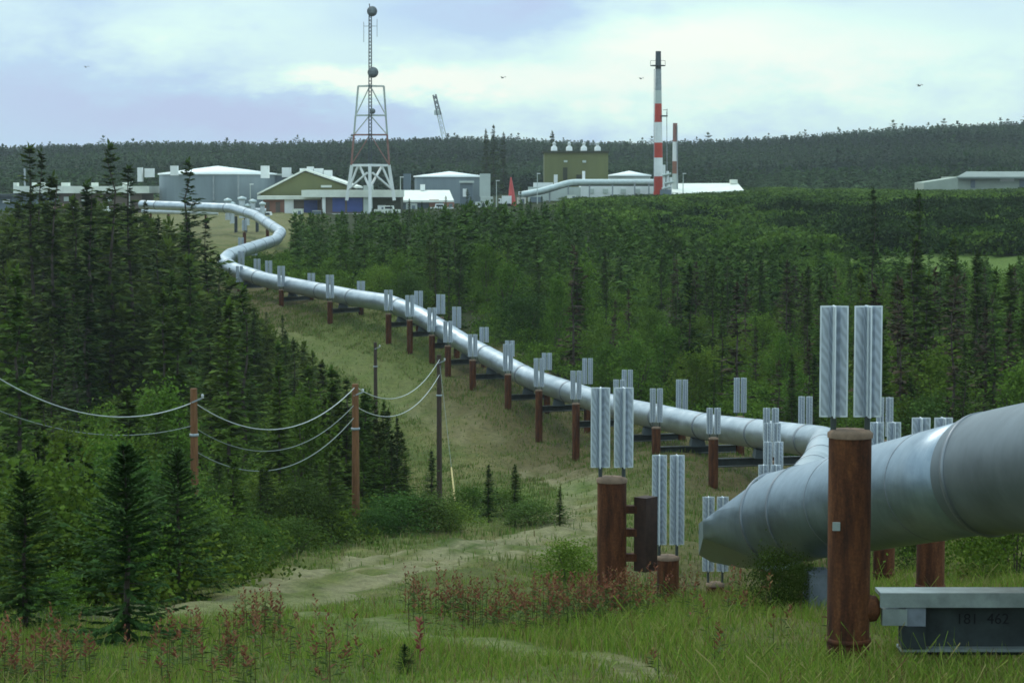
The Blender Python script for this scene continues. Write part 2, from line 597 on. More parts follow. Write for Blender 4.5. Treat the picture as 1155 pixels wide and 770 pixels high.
gpx = CX + GX / np.maximum(GY, 5) * F
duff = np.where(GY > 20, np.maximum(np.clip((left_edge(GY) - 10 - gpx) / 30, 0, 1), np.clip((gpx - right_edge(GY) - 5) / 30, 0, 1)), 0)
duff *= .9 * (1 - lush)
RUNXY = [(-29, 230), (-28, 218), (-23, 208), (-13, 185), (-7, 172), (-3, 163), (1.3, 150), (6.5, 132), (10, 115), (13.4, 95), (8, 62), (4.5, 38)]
browned = np.clip(1.35 - seg_dist(GX - 1.0, GY, RUNXY) / 6.5 + .35 * wob, 0, .8) * (1 - lush)  # mask of the painted shade on the ground along the pipe run
for nm, arr in (('browned', browned), ('track', tr), ('lush', lush), ('duff', duff)):
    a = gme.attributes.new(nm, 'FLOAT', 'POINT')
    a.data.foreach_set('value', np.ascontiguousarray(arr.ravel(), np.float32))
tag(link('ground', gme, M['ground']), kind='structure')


# ------------------------------------------------------------------ foliage generators
def diamonds(p, along, side, L, W, droop=0.0):
    """leaf shapes: base, side, tip, side"""
    L, W = L[:, None], W[:, None]
    tip = p + along * L
    tip[:, 2] -= (droop * L[:, 0])
    mid = p + along * L * .45
    V = np.stack([p, mid - side * W, tip, mid + side * W], 1).reshape(-1, 3)
    F_ = np.arange(len(p) * 4).reshape(-1, 4)
    return V, F_


def unit(a):
    return a / np.maximum(np.linalg.norm(a, axis=1, keepdims=True), 1e-6)


def spruce_crown(rg, Ht, Rd, nbr, nsp, spl, bare=.06, power=.85, gap=.0, up=.25, irr=.3):
    t = np.sort(rg.random(nbr) ** .9)
    if gap > 0:
        t = t[rg.random(len(t)) > gap * np.abs(np.sin(t * 9 + rg.random() * 6))]
    nb = len(t)
    z = Ht * (bare + (1 - bare) * t * .985)
    prof = (1 - t) ** power
    lobes = 1 + irr * np.sin(t * 21 + rg.random() * 6) * .5
    r = Rd * prof * lobes * (1 - irr + 2 * irr * rg.random(nb)) + .03 * Rd + .04
    az = np.arange(nb) * 2.4 + rg.normal(0, .5, nb)
    r = r * (1 + irr * .9 * np.sin(az + 5 * t + rg.random() * 6)) * np.where(rg.random(nb) < .12, 1.35, 1)
    el = (-.30 + (up + .30) * t) + rg.normal(0, .1, nb)
    out = np.stack([np.cos(az) * np.cos(el), np.sin(az) * np.cos(el), np.sin(el)], 1)
    s = np.tile((np.arange(nsp) + .6) / nsp, nb) * (.96 + .08 * rg.random(nb * nsp))
    bi = np.repeat(np.arange(nb), nsp)
    p = np.stack([np.zeros(nb), np.zeros(nb), z], 1)[bi] + out[bi] * (r[bi] * s)[:, None]
    p[:, 2] += .18 * r[bi] * (s ** 2)          # tips curve up
    sgn = np.where(np.arange(len(bi)) % 2, 1, -1) * (.25 + .6 * rg.random(len(bi)))
    ca, sa = np.cos(sgn), np.sin(sgn)
    o = out[bi]
    al = np.stack([o[:, 0] * ca - o[:, 1] * sa, o[:, 0] * sa + o[:, 1] * ca, o[:, 2] + rg.normal(0, .15, len(bi))], 1)
    al = unit(al)
    sd = np.cross(al, np.array([0, 0, 1.0]))
    sd = unit(sd + rg.normal(0, .35, sd.shape))
    Ls = spl * (.55 + .7 * rg.random(len(bi))) * (.45 + .55 * (r[bi] / (Rd + .05)) ** .5)
    V, Fc = diamonds(p - al * (Ls * .35)[:, None], al, sd, Ls, Ls * .27, .12)
    # leader
    k = 7
    lp = np.stack([np.zeros(k), np.zeros(k), Ht * (.955 + .006 * np.arange(k))], 1)
    la = unit(np.stack([rg.normal(0, .35, k), rg.normal(0, .35, k), np.ones(k)], 1))
    ls = unit(np.cross(la, rg.normal(0, 1, (k, 3))))
    V2, F2 = diamonds(lp, la, ls, np.full(k, spl * .8), np.full(k, spl * .14))
    tint = np.concatenate([np.repeat(np.clip(.35 + .3 * (rg.random(nb)[bi] - .5) + .45 * (rg.random(len(bi)) - .4), 0, 1), 4), np.full(k * 4, .5)])
    return np.concatenate([V, V2]), np.concatenate([Fc, F2 + len(V)]), tint


def trunk_mesh(name, Ht, r, rg, twigs=0, seg=7):
    m_ = MB()
    pts = [(rg.normal(0, .012) * Ht * k / 6, rg.normal(0, .012) * Ht * k / 6, Ht * .97 * k / 6 - (.25 if k == 0 else 0)) for k in range(7)]
    m_.tube(pts, [r * (1 - .9 * k / 6) for k in range(7)], seg)
    for _ in range(twigs):
        z = Ht * (.08 + .8 * rg.random())
        a = rg.random() * 6.28
        l = (.10 + .05 * rg.random()) * Ht * (1 - z / Ht) + .25
        m_.cyl((0, 0, z), (math.cos(a) * l, math.sin(a) * l, z - .12 * l), r * .16, r * .04, 4)
    me = bpy.data.meshes.new(name)
    me.from_pydata(m_.v, [], m_.f)
    me.materials.append(M['bark'])
    return me


def bush_crown(rg, Rx, Hh, nclump, nleaf, leaf, spread=.22, low=.1):
    cz = Hh * (low + (1 - low) * rg.random(nclump) ** .8)
    rr_ = Rx * np.sqrt(rg.random(nclump)) * np.clip(1.15 - .75 * (cz / Hh) ** 2.2, .1, 1)
    a = rg.random(nclump) * 6.283
    lob = 1 + .3 * np.sin(3 * a + 1.3) + .2 * np.sin(5 * a)
    c = np.stack([np.cos(a) * rr_ * lob, np.sin(a) * rr_ * lob, cz], 1)
    n = nclump * nleaf
    ci = np.repeat(np.arange(nclump), nleaf)
    sg = spread * (.6 + .8 * rg.random(nclump))[ci][:, None]
    p = c[ci] + rg.normal(0, 1, (n, 3)) * sg * np.array([Rx, Rx, Hh * .5])
    p[:, 2] = np.maximum(p[:, 2], .03)
    al = unit(rg.normal(0, 1, (n, 3)) + np.array([0, 0, .35]))
    sd = unit(np.cross(al, rg.normal(0, 1, (n, 3))))
    L = leaf * (.6 + .8 * rg.random(n))
    V, Fc = diamonds(p, al, sd, L, L * .34, .1)
    tint = np.repeat(np.clip(.45 + .35 * (rg.random(nclump)[ci] - .5) + .5 * (rg.random(n) - .5), 0, 1), 4)
    return V, Fc, tint


def stems_mesh(name, rg, Rx, Hh, n=7, r=.02):
    m_ = MB()
    for _ in range(n):
        a, q = rg.random() * 6.28, .3 + .6 * rg.random()
        tip = (math.cos(a) * Rx * q, math.sin(a) * Rx * q, Hh * (.6 + .3 * rg.random()))
        mid = (tip[0] * .35, tip[1] * .35, tip[2] * .5)
        m_.tube([(math.cos(a) * .06, math.sin(a) * .06, -.15), mid, tip], [r, r * .7, r * .25], 5)
    me = bpy.data.meshes.new(name)
    me.from_pydata(m_.v, [], m_.f)
    me.materials.append(M['bark'])
    return me


def kind_meshes(crown_args, mat, trunk, seed, nm):
    rg = np.random.default_rng(seed)
    V, Fc, ti = spruce_crown(rg, *crown_args[0], **crown_args[1])
    me = raw_mesh(nm + '_crown', V, Fc, ti)
    me.materials.append(mat)
    tm = trunk_mesh(nm + '_trunk', crown_args[0][0], *trunk[:1], rg, trunk[1])
    return me, tm


# spruce kinds, all 10 m high before scaling
MID = [kind_meshes(((10, r_, 260, 8, .46), dict(bare=.05, power=p_, gap=g_, irr=.35)), M['spruce'], (.13, 10), 100 + i, 'mid_spruce')
       for i, (r_, p_, g_) in enumerate(((1.05, .8, .2), (.85, .7, .3), (1.25, .9, .1), (.7, .6, .45), (1.05, 1.0, .25), (.85, .5, .35)))]
SPIRE = [kind_meshes(((10, r_, 270, 6, .36), dict(bare=.04, power=p_, gap=.35, irr=.45)), M['spruce'], (.10, 14), 140 + i, 'spire_spruce')
         for i, (r_, p_) in enumerate(((.72, .55), (.85, .7), (.6, .45)))]
DRY = [kind_meshes(((10, r_, 120, 5, .5), dict(bare=.1, power=.6, gap=.5, irr=.5)), M['brown_spruce'], (.12, 30), 170 + i, 'dry_spruce')
       for i, r_ in enumerate((.8, .65))]
YOUNG = [kind_meshes(((10, r_, 330, 34, .44), dict(bare=.03, power=.8, gap=.3, irr=.25, up=.45)), M['near_spruce'], (.19, 20), 190 + i, 'young_spruce')
         for i, r_ in enumerate((3.3, 3.0, 3.7))]
PALE = [kind_meshes(((10, r_, 240, 8, .5), dict(bare=.04, power=.75, gap=.2, irr=.35)), M['light_spruce'], (.12, 10), 210 + i, 'pale_spruce')
        for i, r_ in enumerate((1.3, 1.05, 1.6))]


def bush_kind(seed, nm, mat, *a, **k):
    rg = np.random.default_rng(seed)
    V, Fc, ti = bush_crown(rg, *a, **k)
    me = raw_mesh(nm + '_crown', V, Fc, ti)
    me.materials.append(mat)
    return me, stems_mesh(nm + '_stem', rg, a[0], a[1])


# bushes, 2 m high before scaling
WILLOW = [bush_kind(300 + i, 'willow', M['leaf'], 1.1, 2.0, 150, 34, .085) for i in range(3)]
ALDER = [bush_kind(320 + i, 'alder', M['dark_leaf'], 1.2, 2.0, 150, 34, .085) for i in range(3)]
BIRCH = [bush_kind(340 + i, 'birch', M['leaf'], .5, 2.0, 110, 30, .062, spread=.16, low=.12) for i in range(3)]

used = {}


def plant(kind, name, loc, scale, label, cat, group, parts=('trunk', 'crown'), rz=None):
    """a plant as a thing with a trunk and a crown"""
    cm, tm = kind
    o = thing(name, loc, label, cat, group, random.random() * 6.28 if rz is None else rz)
    o.scale = scale
    for pn, me in zip(parts, (tm, cm)):
        c = bpy.data.objects.new(pn, me)
        c.parent = o
        COL.objects.link(c)
    return o


def spruce_at(px, d, toprow, kind, label, group=None, width=1.0, name='spruce_tree'):
    g = ground_at(px, d)
    h = max(.35, P(px, toprow, d).z - g.z)
    s = h / 10.0
    w = s * width
    return plant(kind, name, g, (w, w, s), label, 'tree', group)


# --- named spruces
spr = [
    (36, 158, 163, SPIRE[0], 'tall dark spruce spire on the far left, nearest the left margin', 1.2),
    (48, 165, 170, SPIRE[1], 'tall spruce just right of the far left spire', 1.0),
    (61, 150, 196, MID[1], 'bushy dark spruce hiding the left end of the long low building', 1.0),
    (99, 152, 205, MID[3], 'dark spruce before the middle of the long low building', 1.1),
    (125, 156, 161, SPIRE[1], 'tallest spruce spire of the left stand, before the long low building', 1.25),
    (147, 160, 186, SPIRE[0], 'slim spruce at the right end of the long low building', 1.3),
    (83, 158, 222, SPIRE[2], 'slim short spruce in front of the brown wall of the long low building', 1.3),
    (179, 168, 243, SPIRE[2], 'short slim spruce left of the spruce before the grey tank', 1.2),
    (214, 170, 180, SPIRE[1], 'tall ragged spruce standing alone before the big grey tank', 1.25),
    (234, 172, 246, SPIRE[0], 'slim spruce just right of the one before the big grey tank', 1.2),
    (984, 178, 212, SPIRE[0], 'tall slim spruce on the right slope reaching the foot of the ridge', .9),
    (1035, 160, 215, SPIRE[2], 'thin spruce spire left of the long pale building', 1.0),
    (1033, 140, 268, MID[1], 'broad dark spruce before the bright meadow', 1.1),
    (1076, 138, 268, MID[2], 'darkest broad spruce right of the meadow gap', .95),
    (1102, 150, 285, MID[5], 'narrow spruce at the right edge of the bright meadow', .9),
    (1140, 132, 300, MID[0], 'dark spruce at the far right edge below the meadow', 1.0),
    (548, 620, 146, MID[0], 'tall dark conifer standing above the ridge line right of the crane', .9),
    (557, 630, 141, MID[2], 'tallest conifer of the clump above the ridge line right of the crane', .9),
    (568, 640, 150, MID[5], 'smaller conifer at the right of the clump above the ridge line', .9),
    (623, 560, 148, MID[3], 'dark conifer whose top shows above the olive building', 1.0),
]
for px, d, top, kd, lab, w in spr:
    spruce_at(px, d, top, kd, lab, None, w)
near = [
    (138, 29, 500, YOUNG[0], 'large young spruce standing nearest in the left foreground', 1.0),
    (22, 31, 528, YOUNG[1], 'young spruce cut by the left margin of the photo', 1.05),
    (198, 40, 505, YOUNG[2], 'young spruce behind the nearest one, beside the left end of the dirt track', .95),
    (95, 43, 520, YOUNG[1], 'young spruce between the nearest one and the left margin one, farther back', 1.0),
    (455, 25, 738, YOUNG[2], 'tiny spruce seedling in the grass at the bottom of the photo', 1.2),
    (551, 92, 524, MID[2], 'small lone spruce by the yellow guy guard', 1.5),
    (581, 90, 524, MID[0], 'small spruce in the scrub, right of the lone one by the guy guard', 1.6),
    (632, 84, 548, MID[4], 'smallest dark spruce in the scrub near the dirt track', 1.6),
    (486, 104, 508, MID[1], 'small spruce at the foot of the dark utility pole', 1.4),
    (447, 100, 470, MID[2], 'dark spruce at the right tip of the left stand', .9),
    (432, 98, 452, MID[0], 'dark spruce second from the right tip of the left stand', .9),
    (415, 104, 440, MID[5], 'dark spruce right behind the brown utility pole', .9),
    (340, 165, 388, MID[1], 'dark spruce at the edge of the stand where the clearing narrows', .9),
    (318, 170, 355, MID[3], 'taller spruce at the edge where the clearing narrows', .9),
    (352, 160, 402, MID[5], 'short spruce at the stand edge below the narrow clearing', .9),
]
for px, d, top, kd, lab, w in near:
    spruce_at(px, d, top, kd, lab, None, w)

for px, d, top, k_ in ((404, 96, 462, 0), (410, 100, 448, 1), (421, 101, 455, 2), (426, 96, 478, 0), (437, 103, 462, 1), (441, 97, 490, 2), (452, 103, 486, 0), (390, 98, 440, 1), (382, 94, 452, 2), (456, 99, 512, 1), (432, 92, 505, 2), (408, 92, 500, 0), (374, 100, 430, 0), (366, 96, 448, 1)):
    spruce_at(px, d, top, (PALE, MID)[px % 2][k_], 'mid-green spruce in the tight clump right behind the brown utility pole', 'spruces clumped behind the brown utility pole', 1.25)

# --- the left stand
def clear_row(px, d):
    """plants nearer than the cables stay below them"""
    if 190 < px < 236 and d < 74:
        return 575
    if px < 222:
        return np.interp(px, [0, 110, 217], [480, 505, 500]) if d < 74 else 400
    return np.interp(px, [217, 300, 350, 400, 440], [505, 530, 525, 490, 470]) if d < 88 else 400


rg = np.random.default_rng(5)
LGRP = 'spruces of the stand left of the clearing'
LLAB = 'dark narrow spruce among many in the stand left of the clearing'
cnt = 0
taken = []
while cnt < 104:
    d = 50 + 165 * rg.random() ** 1.15
    e = float(left_edge(d))
    px = -25 + (e + 25) * rg.random()
    if px > e - 6:
        continue
    x = XP(px, d)
    if any((x - a) ** 2 + (d - b_) ** 2 < 1.4 for a, b_ in taken):
        continue
    # canopy line of the stand
    cap = np.interp(px, [0, 60, 130, 200, 240, 270, 300, 345, 380, 420, 450], [232, 222, 215, 240, 262, 318, 352, 395, 420, 448, 475])
    g = ground_at(px, d)
    hmax = P(px, cap, d).z - g.z
    h = min(hmax, 4.0 + 7.5 * rg.random() if d > 88 else 2.5 + 3.6 * rg.random())
    if d < 88:
        h = min(h, P(px, clear_row(px, d), d).z - g.z)
    if h < 2:
        continue
    taken.append((x, d))
    kd = (PALE[rg.integers(3)] if rg.random() < (.85 if d < 130 else .5) else MID[rg.integers(6)]) if rg.random() < (.72 if d < 130 else .45) else SPIRE[rg.integers(3)]
    s = h / 10
    w = s * (1.0 + .4 * rg.random()) * (1.25 if h < 6 else 1)
    plant(kd, 'spruce_tree', g, (w, w, s), LLAB, 'tree', LGRP)
    cnt += 1

# --- the wood right of the pipeline
RGRP = 'spruces of the wood behind the pipeline'
RLAB = 'narrow dark spruce among many in the wood behind the pipeline'
DLAB = 'brownish half-bare spruce in the wood behind the pipeline'
cnt = 0
while cnt < 140:
    d = 104 + 125 * rg.random() ** 1.0
    e = float(right_edge(d))
    px = e + 8 + (1185 - e) * rg.random()
    if px > 1185 or (px < 700 and d < 120):
        continue
    x = XP(px, d)
    if any((x - a) ** 2 + (d - b_) ** 2 < 2.2 for a, b_ in taken):
        continue
    cap = np.interp(px, [330, 450, 560, 650, 760, 900, 1000, 1155], [262, 252, 258, 270, 285, 292, 300, 300]) + 14 * rg.random()
    g = ground_at(px, d)
    hmax = P(px, cap, d).z - g.z
    h = min(hmax, 4.0 + 7 * rg.random())
    if d < e * 0 + 130 and px < 950:
        h = min(h, 5.5)
    if h < 2:
        continue
    taken.append((x, d))
    browned = px > 640 and rg.random() < (.30 if px < 850 else .45)
    kd = DRY[rg.integers(2)] if browned else ((PALE[rg.integers(3)] if rg.random() < .4 else MID[rg.integers(6)]) if rg.random() < .5 else SPIRE[rg.integers(3)])
    s = h / 10
    w = s * (.85 + .4 * rg.random())
    plant(kd, 'spruce_tree', g, (w, w, s), DLAB if browned else RLAB, 'tree', 'half-bare spruces behind the pipeline' if browned else RGRP)
    cnt += 1

for px, d, top in ((441, 318, 232), (462, 322, 224), (476, 326, 228), (503, 320, 221), (527, 316, 213), (531, 325, 222), (545, 322, 227), (587, 330, 211), (598, 322, 224), (611, 328, 221), (636, 330, 226), (364, 322, 236), (420, 320, 235)):
    spruce_at(px, d, top, SPIRE[px % 3] if px % 2 else MID[px % 6], 'dark spruce rising before the pump station buildings', 'spruces before the pump station', 1.1)

# --- bushes
bl = [
    (640, 43, WILLOW[0], .55, .40, 'pale green shrub at the end of the dirt track behind the fireweed'),
    (876, 31, ALDER[0], .33, .42, 'dark leafy shrub under the near pipe elbow'),
    (905, 31.5, ALDER[1], .26, .36, 'dark shrub right of the one under the near pipe elbow'),
    (1108, 44, WILLOW[1], .9, .85, 'light green bush behind the crossbeam at the right margin'),
    (1152, 42, WILLOW[2], .9, .95, 'light green bush at the right margin over the crossbeam'),
    (1030, 50, ALDER[2], .6, .5, 'low bush between the rusty posts under the big pipe'),
    (424, 84, ALDER[0], .8, .48, 'low grey-green shrub right of the brown utility pole foot'),
    (448, 86, ALDER[1], 1.3, .7, 'low grey-green shrub, second from the brown utility pole foot'),
    (478, 87, ALDER[2], 1.3, .65, 'low grey-green shrub, third from the brown utility pole foot'),
    (506, 87, WILLOW[0], 1.0, .5, 'low green shrub at the right end of the row by the utility poles'),
    (370, 78, ALDER[1], .9, .6, 'low shrub left of the brown utility pole foot'),
    (332, 68, ALDER[2], .8, .55, 'low rounded shrub at the edge of the stand above the dirt track'),
    (600, 88, ALDER[0], 1.1, .45, 'low scrub patch between the small lone spruces'),
    (530, 100, WILLOW[1], 1.0, .6, 'loose twiggy bush right of the dark utility pole'),
    (572, 96, WILLOW[2], 1.0, .45, 'low loose bush behind the small lone spruces'),
    (62, 33, WILLOW[1], .32, .42, 'yellowish bush between the nearest spruce and the left margin'),
    (628, 150, BIRCH[0], 2.2, 3.0, 'tall light green birch just behind the middle of the pipeline'),
]
for px, d, kd, w, s, lab in bl:
    d = {628: 168}.get(px, d)
    plant(kd, 'birch_tree' if kd in BIRCH else 'shrub', ground_at(px, d), (w, w, s), lab, 'tree' if kd in BIRCH else 'shrub', None, ('trunk', 'crown') if kd in BIRCH else ('stem', 'crown'))
cnt = 0
while cnt < 62:
    d = 36 + 110 * rg.random()
    e = float(left_edge(d))
    px = -20 + (e + 14) * rg.random()
    x = XP(px, d)
    if any((x - a) ** 2 + (d - b_) ** 2 < .8 for a, b_ in taken):
        continue
    taken.append((x, d))
    birch = rg.random() < .4 and d > 55
    kd = BIRCH[rg.integers(3)] if birch else (WILLOW + ALDER)[rg.integers(6)]
    cap = np.interp(px, [0, 150, 240, 300, 380, 450], [385, 385, 400, 420, 470, 520])
    g = ground_at(px, d)
    h = min((2.6 + 3 * rg.random()) if birch else (1.1 + 1.6 * rg.random()), P(px, max(cap, clear_row(px, d)), d).z - g.z)
    if h < .6:
        continue
    s = h / 2
    w = s * (1.0 + .3 * rg.random()) if birch else max(s, .8) * (1 + .3 * rg.random())
    if birch:
        plant(kd, 'birch_tree', g, (w, w, s), 'light green young birch among the spruces left of the clearing', 'tree', 'young birches of the left stand')
    else:
        plant(kd, 'shrub', g, (w, w, s), 'leafy green shrub filling the stand left of the clearing', 'shrub', 'shrubs of the left stand', ('stem', 'crown'))
    cnt += 1
cnt = 0
while cnt < 60:
    d = 104 + 100 * rg.random()
    e = float(right_edge(d))
    px = e + 2 + (1175 - e) * rg.random() ** 1.2
    if px > 1175:
        continue
    x = XP(px, d)
    if any((x - a) ** 2 + (d - b_) ** 2 < 1.2 for a, b_ in taken):
        continue
    taken.append((x, d))
    birch = rg.random() < .5
    kd = BIRCH[rg.integers(3)] if birch else (WILLOW + ALDER)[rg.integers(6)]
    h = 3 + 3 * rg.random() if birch else 1.6 + 2.0 * rg.random()
    s = h / 2
    w = s * (1 + .3 * rg.random())
    g = ground_at(px, d)
    if birch:
        plant(kd, 'birch_tree', g, (w, w, s), 'light green birch among the spruces behind the pipeline', 'tree', 'birches behind the pipeline')
    else:
        plant(kd, 'shrub', g, (w, w, s), 'leafy shrub in the wood behind the pipeline', 'shrub', 'shrubs behind the pipeline', ('stem', 'crown'))
    cnt += 1


# ------------------------------------------------------------------ masses nobody could count
def fld(x, y, s):
    return .5 + .25 * (np.sin(x * .9 * s + 1.3 * np.sin(y * .5 * s)) + np.sin(y * .7 * s + 1.7 * np.sin(x * .6 * s + 2)))


def replicate(protos, pos, sc_xy, sc_z, rot, rgen, tshift):
    """many plants as one mesh"""
    VV, FF, TT = [], [], []
    k = 0
    pick = rgen.integers(len(protos), size=len(pos))
    for i, (V_, F_, t_) in enumerate(protos):
        w = np.nonzero(pick == i)[0]
        if not len(w):
            continue
        ca, sa = np.cos(rot[w])[:, None], np.sin(rot[w])[:, None]
        x = (V_[None, :, 0] * ca - V_[None, :, 1] * sa) * sc_xy[w][:, None] + pos[w, 0][:, None]
        y = (V_[None, :, 0] * sa + V_[None, :, 1] * ca) * sc_xy[w][:, None] + pos[w, 1][:, None]
        z = V_[None, :, 2] * sc_z[w][:, None] + pos[w, 2][:, None]
        VV.append(np.stack([x, y, z], -1).reshape(-1, 3))
        FF.append((F_[None] + (np.arange(len(w)) * len(V_))[:, None, None]).reshape(-1, F_.shape[1]) + k)
        TT.append(np.clip(t_[None] + tshift[w][:, None], 0, 1).reshape(-1))
        k += len(w) * len(V_)
    return np.concatenate(VV), np.concatenate(FF), np.concatenate(TT)


def scatter(n, d0, d1, pxlo, pxhi, rgen, dpow=1.0):
    d = d0 + (d1 - d0) * rgen.random(n) ** dpow
    px = pxlo(d) + (pxhi(d) - pxlo(d)) * rgen.random(n)
    x = (px - CX) / F * d
    return np.stack([x, d, H(x, d)], 1), px, d


def mass(name, mat, protos, pos, sxy, sz, label, cat, rgen, tvar=.3, patch=0.0, step=.02):
    ts = (rgen.random(len(pos)) - .5) * tvar
    if patch:
        ts = ts + patch * (fld(pos[:, 0], pos[:, 1], step) - .5)
    V_, F_, t_ = replicate(protos, pos, sxy, sz, rgen.random(len(pos)) * 6.28, rgen, ts)
    o = link(name, raw_mesh(name, V_, F_, t_), mat)
    return tag(o, label, cat, None, 'stuff')


rg = np.random.default_rng(21)
# far ridge
RP_ = [spruce_crown(np.random.default_rng(400 + i), 1.0, r_, 26, 3, .22, bare=0, power=.8, irr=.4)[:3] for i, r_ in enumerate((.26, .2, .32, .38))]
pos, px, d = scatter(22000, 560, 1330, lambda d: -170 + 0 * d, lambda d: 1330 + 0 * d, rg, .8)
keep = ~((d < 700) & (px > 560) & (px < 880) & (d < 620))
pos, px, d = pos[keep], px[keep], d[keep]
hgt = (3.2 + 2.4 * rg.random(len(pos)) ** 2) * (1 + .6 * (rg.random(len(pos)) < .012))
mass('ridge_forest', M['ridge'], RP_, pos, hgt * 1.35, hgt, 'dark continuous conifer forest covering the long far ridge', 'forest', rg, .5, .9, .035)
# the rest of the near woods
SM = [spruce_crown(np.random.default_rng(420 + i), 1.0, r_, 60, 4, .11, bare=.03, power=.75, irr=.4, gap=.2)[:3] for i, r_ in enumerate((.12, .10, .15, .085))]
pos, px, d = scatter(1000, 195, 345, right_edge, lambda d: np.where(d < 262, 1180, np.where(d < 300, 740, 660)), rg, .9)
cap = np.interp(px, [330, 450, 560, 650, 760, 900, 1155], [243, 238, 226, 232, 250, 268, 290]) + 26 * rg.random(len(px)) ** 1.5
keep = ~((px > 985) & (d > 240))
hm = (HZ - cap) / F * d - pos[:, 2]
hgt = np.minimum(3.5 + 5 * rg.random(len(px)), hm)
keep &= hgt > 1.2
mass('slope_forest', M['spruce'], SM, pos[keep], hgt[keep] * .85, hgt[keep], 'dense small spruces massed on the slope up to the pump station', 'forest', rg)
pos, px, d = scatter(420, 150, 330, lambda d: -40 + 0 * d, lambda d: left_edge(d) - 6, rg, 1.1)
cap = np.interp(px, [0, 60, 130, 200, 240, 300, 360], [236, 226, 226, 250, 285, 350, 400]) + 30 * rg.random(len(px)) ** 1.3
hm = (HZ - cap) / F * d - pos[:, 2]
hgt = np.minimum(4 + 6 * rg.random(len(px)), hm)
keep = hgt > 1.5
mass('left_forest', M['light_spruce'], SM, pos[keep], hgt[keep] * 1.05, hgt[keep], 'dense spruces massed behind the tall spires of the left stand', 'forest', rg)
# undergrowth
BU = [bush_crown(np.random.default_rng(440 + i), 1.0, 1.0, 26, 20, .11, .16, .0) for i in range(3)]
pos, px, d = scatter(900, 34, 215, lambda d: -60 + 0 * d, lambda d: left_edge(d) - 4, rg, .9)
s_ = .45 + .7 * rg.random(len(px)) + .004 * d
keep = d > 38
mass('left_undergrowth', M['brush'], BU, pos[keep], s_[keep], s_[keep] * .9, 'leafy undergrowth under the trees left of the clearing', 'undergrowth', rg)
pos0, px0_, d0_ = scatter(160, 226, 268, lambda d: 262 + 0 * d, lambda d: 335 + 0 * d, rg, 1)
pos, px, d = scatter(1500, 100, 262, lambda d: right_edge(d) - 2, lambda d: 1185 + 0 * d, rg, .9)
s_ = .6 + .9 * rg.random(len(px)) + .002 * d
keep = ~((px > 985) & (d > 244))
pos, px, d, s_, keep = np.concatenate([pos, pos0]), np.concatenate([px, px0_]), np.concatenate([d, d0_]), np.concatenate([s_, .8 + .6 * rg.random(160)]), np.concatenate([keep, np.ones(160, bool)])
mass('right_undergrowth', M['brush'], BU, pos[keep], s_[keep], s_[keep] * .95, 'leafy undergrowth between the trees behind the pipeline', 'undergrowth', rg)
# alder brush on the slope to the right
BR = [bush_crown(np.random.default_rng(460 + i), 1.0, 1.0, 22, 14, .20, .2, .0) for i in range(3)]
pos, px, d = scatter(2600, 275, 470, lambda d: np.where(d > 330, 640, 690), lambda d: 1240 + 0 * d, rg, .9)
s_ = 1.3 + 1.5 * rg.random(len(px))
zz = np.interp(d, [275, 360, 420, 440], [1.0, .8, .4, .3]) * s_
mass('slope_brush', M['brush'], BR, pos, s_ * 1.2, zz, 'low green alder brush covering the slope below the ridge', 'brush', rg, .5, .6, .12)


pos, px, d = scatter(620, 278, 345, lambda d: 740 + 0 * d, lambda d: 1240 + 0 * d, rg, 1)
k_ = (fld(pos[:, 0] * .35, pos[:, 1] * .30, 1.0) + np.clip((px - 980) / 500, -.3, .3)) > .52
pos, px, d = pos[k_], px[k_], d[k_]
s_ = 1.8 + 1.7 * rg.random(len(px))
BA = [bush_crown(np.random.default_rng(480 + i), 1.0, 1.0, 34, 18, .12, .17, .0) for i in range(3)]
mass('alder_brush', M['dark_alder'], BA, pos, s_ * 1.2, s_, 'taller dark alder thicket behind the bright meadow', 'brush', rg, .5)

# ------------------------------------------------------------------ grass and fireweed
def blades(pos, h, w, cols, rgen, bend=.35):
    n = len(pos)
    a = rgen.random(n) * 6.283
    side = np.stack([np.cos(a), np.sin(a), np.zeros(n)], 1) * w[:, None] / 2
    b_ = rgen.random(n) * 6.283
    lean = np.stack([np.cos(b_), np.sin(b_), np.zeros(n)], 1) * (h * bend * rgen.random(n))[:, None]
    up = np.zeros((n, 3)); up[:, 2] = h
    V_ = np.stack([pos - side, pos + side, pos + lean * .4 + up * .6 + side * .7, pos + lean * .4 + up * .6 - side * .7, pos + lean + up * .97 + side * .12, pos + lean + up - side * .12], 1).reshape(-1, 3)
    i = np.arange(n)[:, None] * 6
    F_ = np.concatenate([i + np.array([[0, 1, 2, 3]]), i + np.array([[3, 2, 4, 5]])])
    return V_, F_, np.repeat(cols, 6, axis=0)


def palette(n, cols, wts, rgen, var=.25):
    c = np.array(cols)[rgen.choice(len(cols), n, p=np.array(wts) / sum(wts))]
    return c * (1 + var * (rgen.random((n, 1)) * 2 - 1))


def track_mask(x, y, k=1.15):
    m_ = np.zeros(len(x), bool)
    for pts, w in TRACKS:
        m_ |= seg_dist(x, y, pts) < w * k
    return m_


rg = np.random.default_rng(33)
n = 330000
d = 17 + 45 * rg.random(n) ** 1.25
px = -60 + 1280 * rg.random(n)
x = (px - CX) / F * d
pos = np.stack([x, d, H(x, d) - .02], 1)
tm = track_mask(x, d)
dens = fld(x, d, 1.0)
keep = (rg.random(n) < np.where(tm, .14, .45 + .65 * dens))
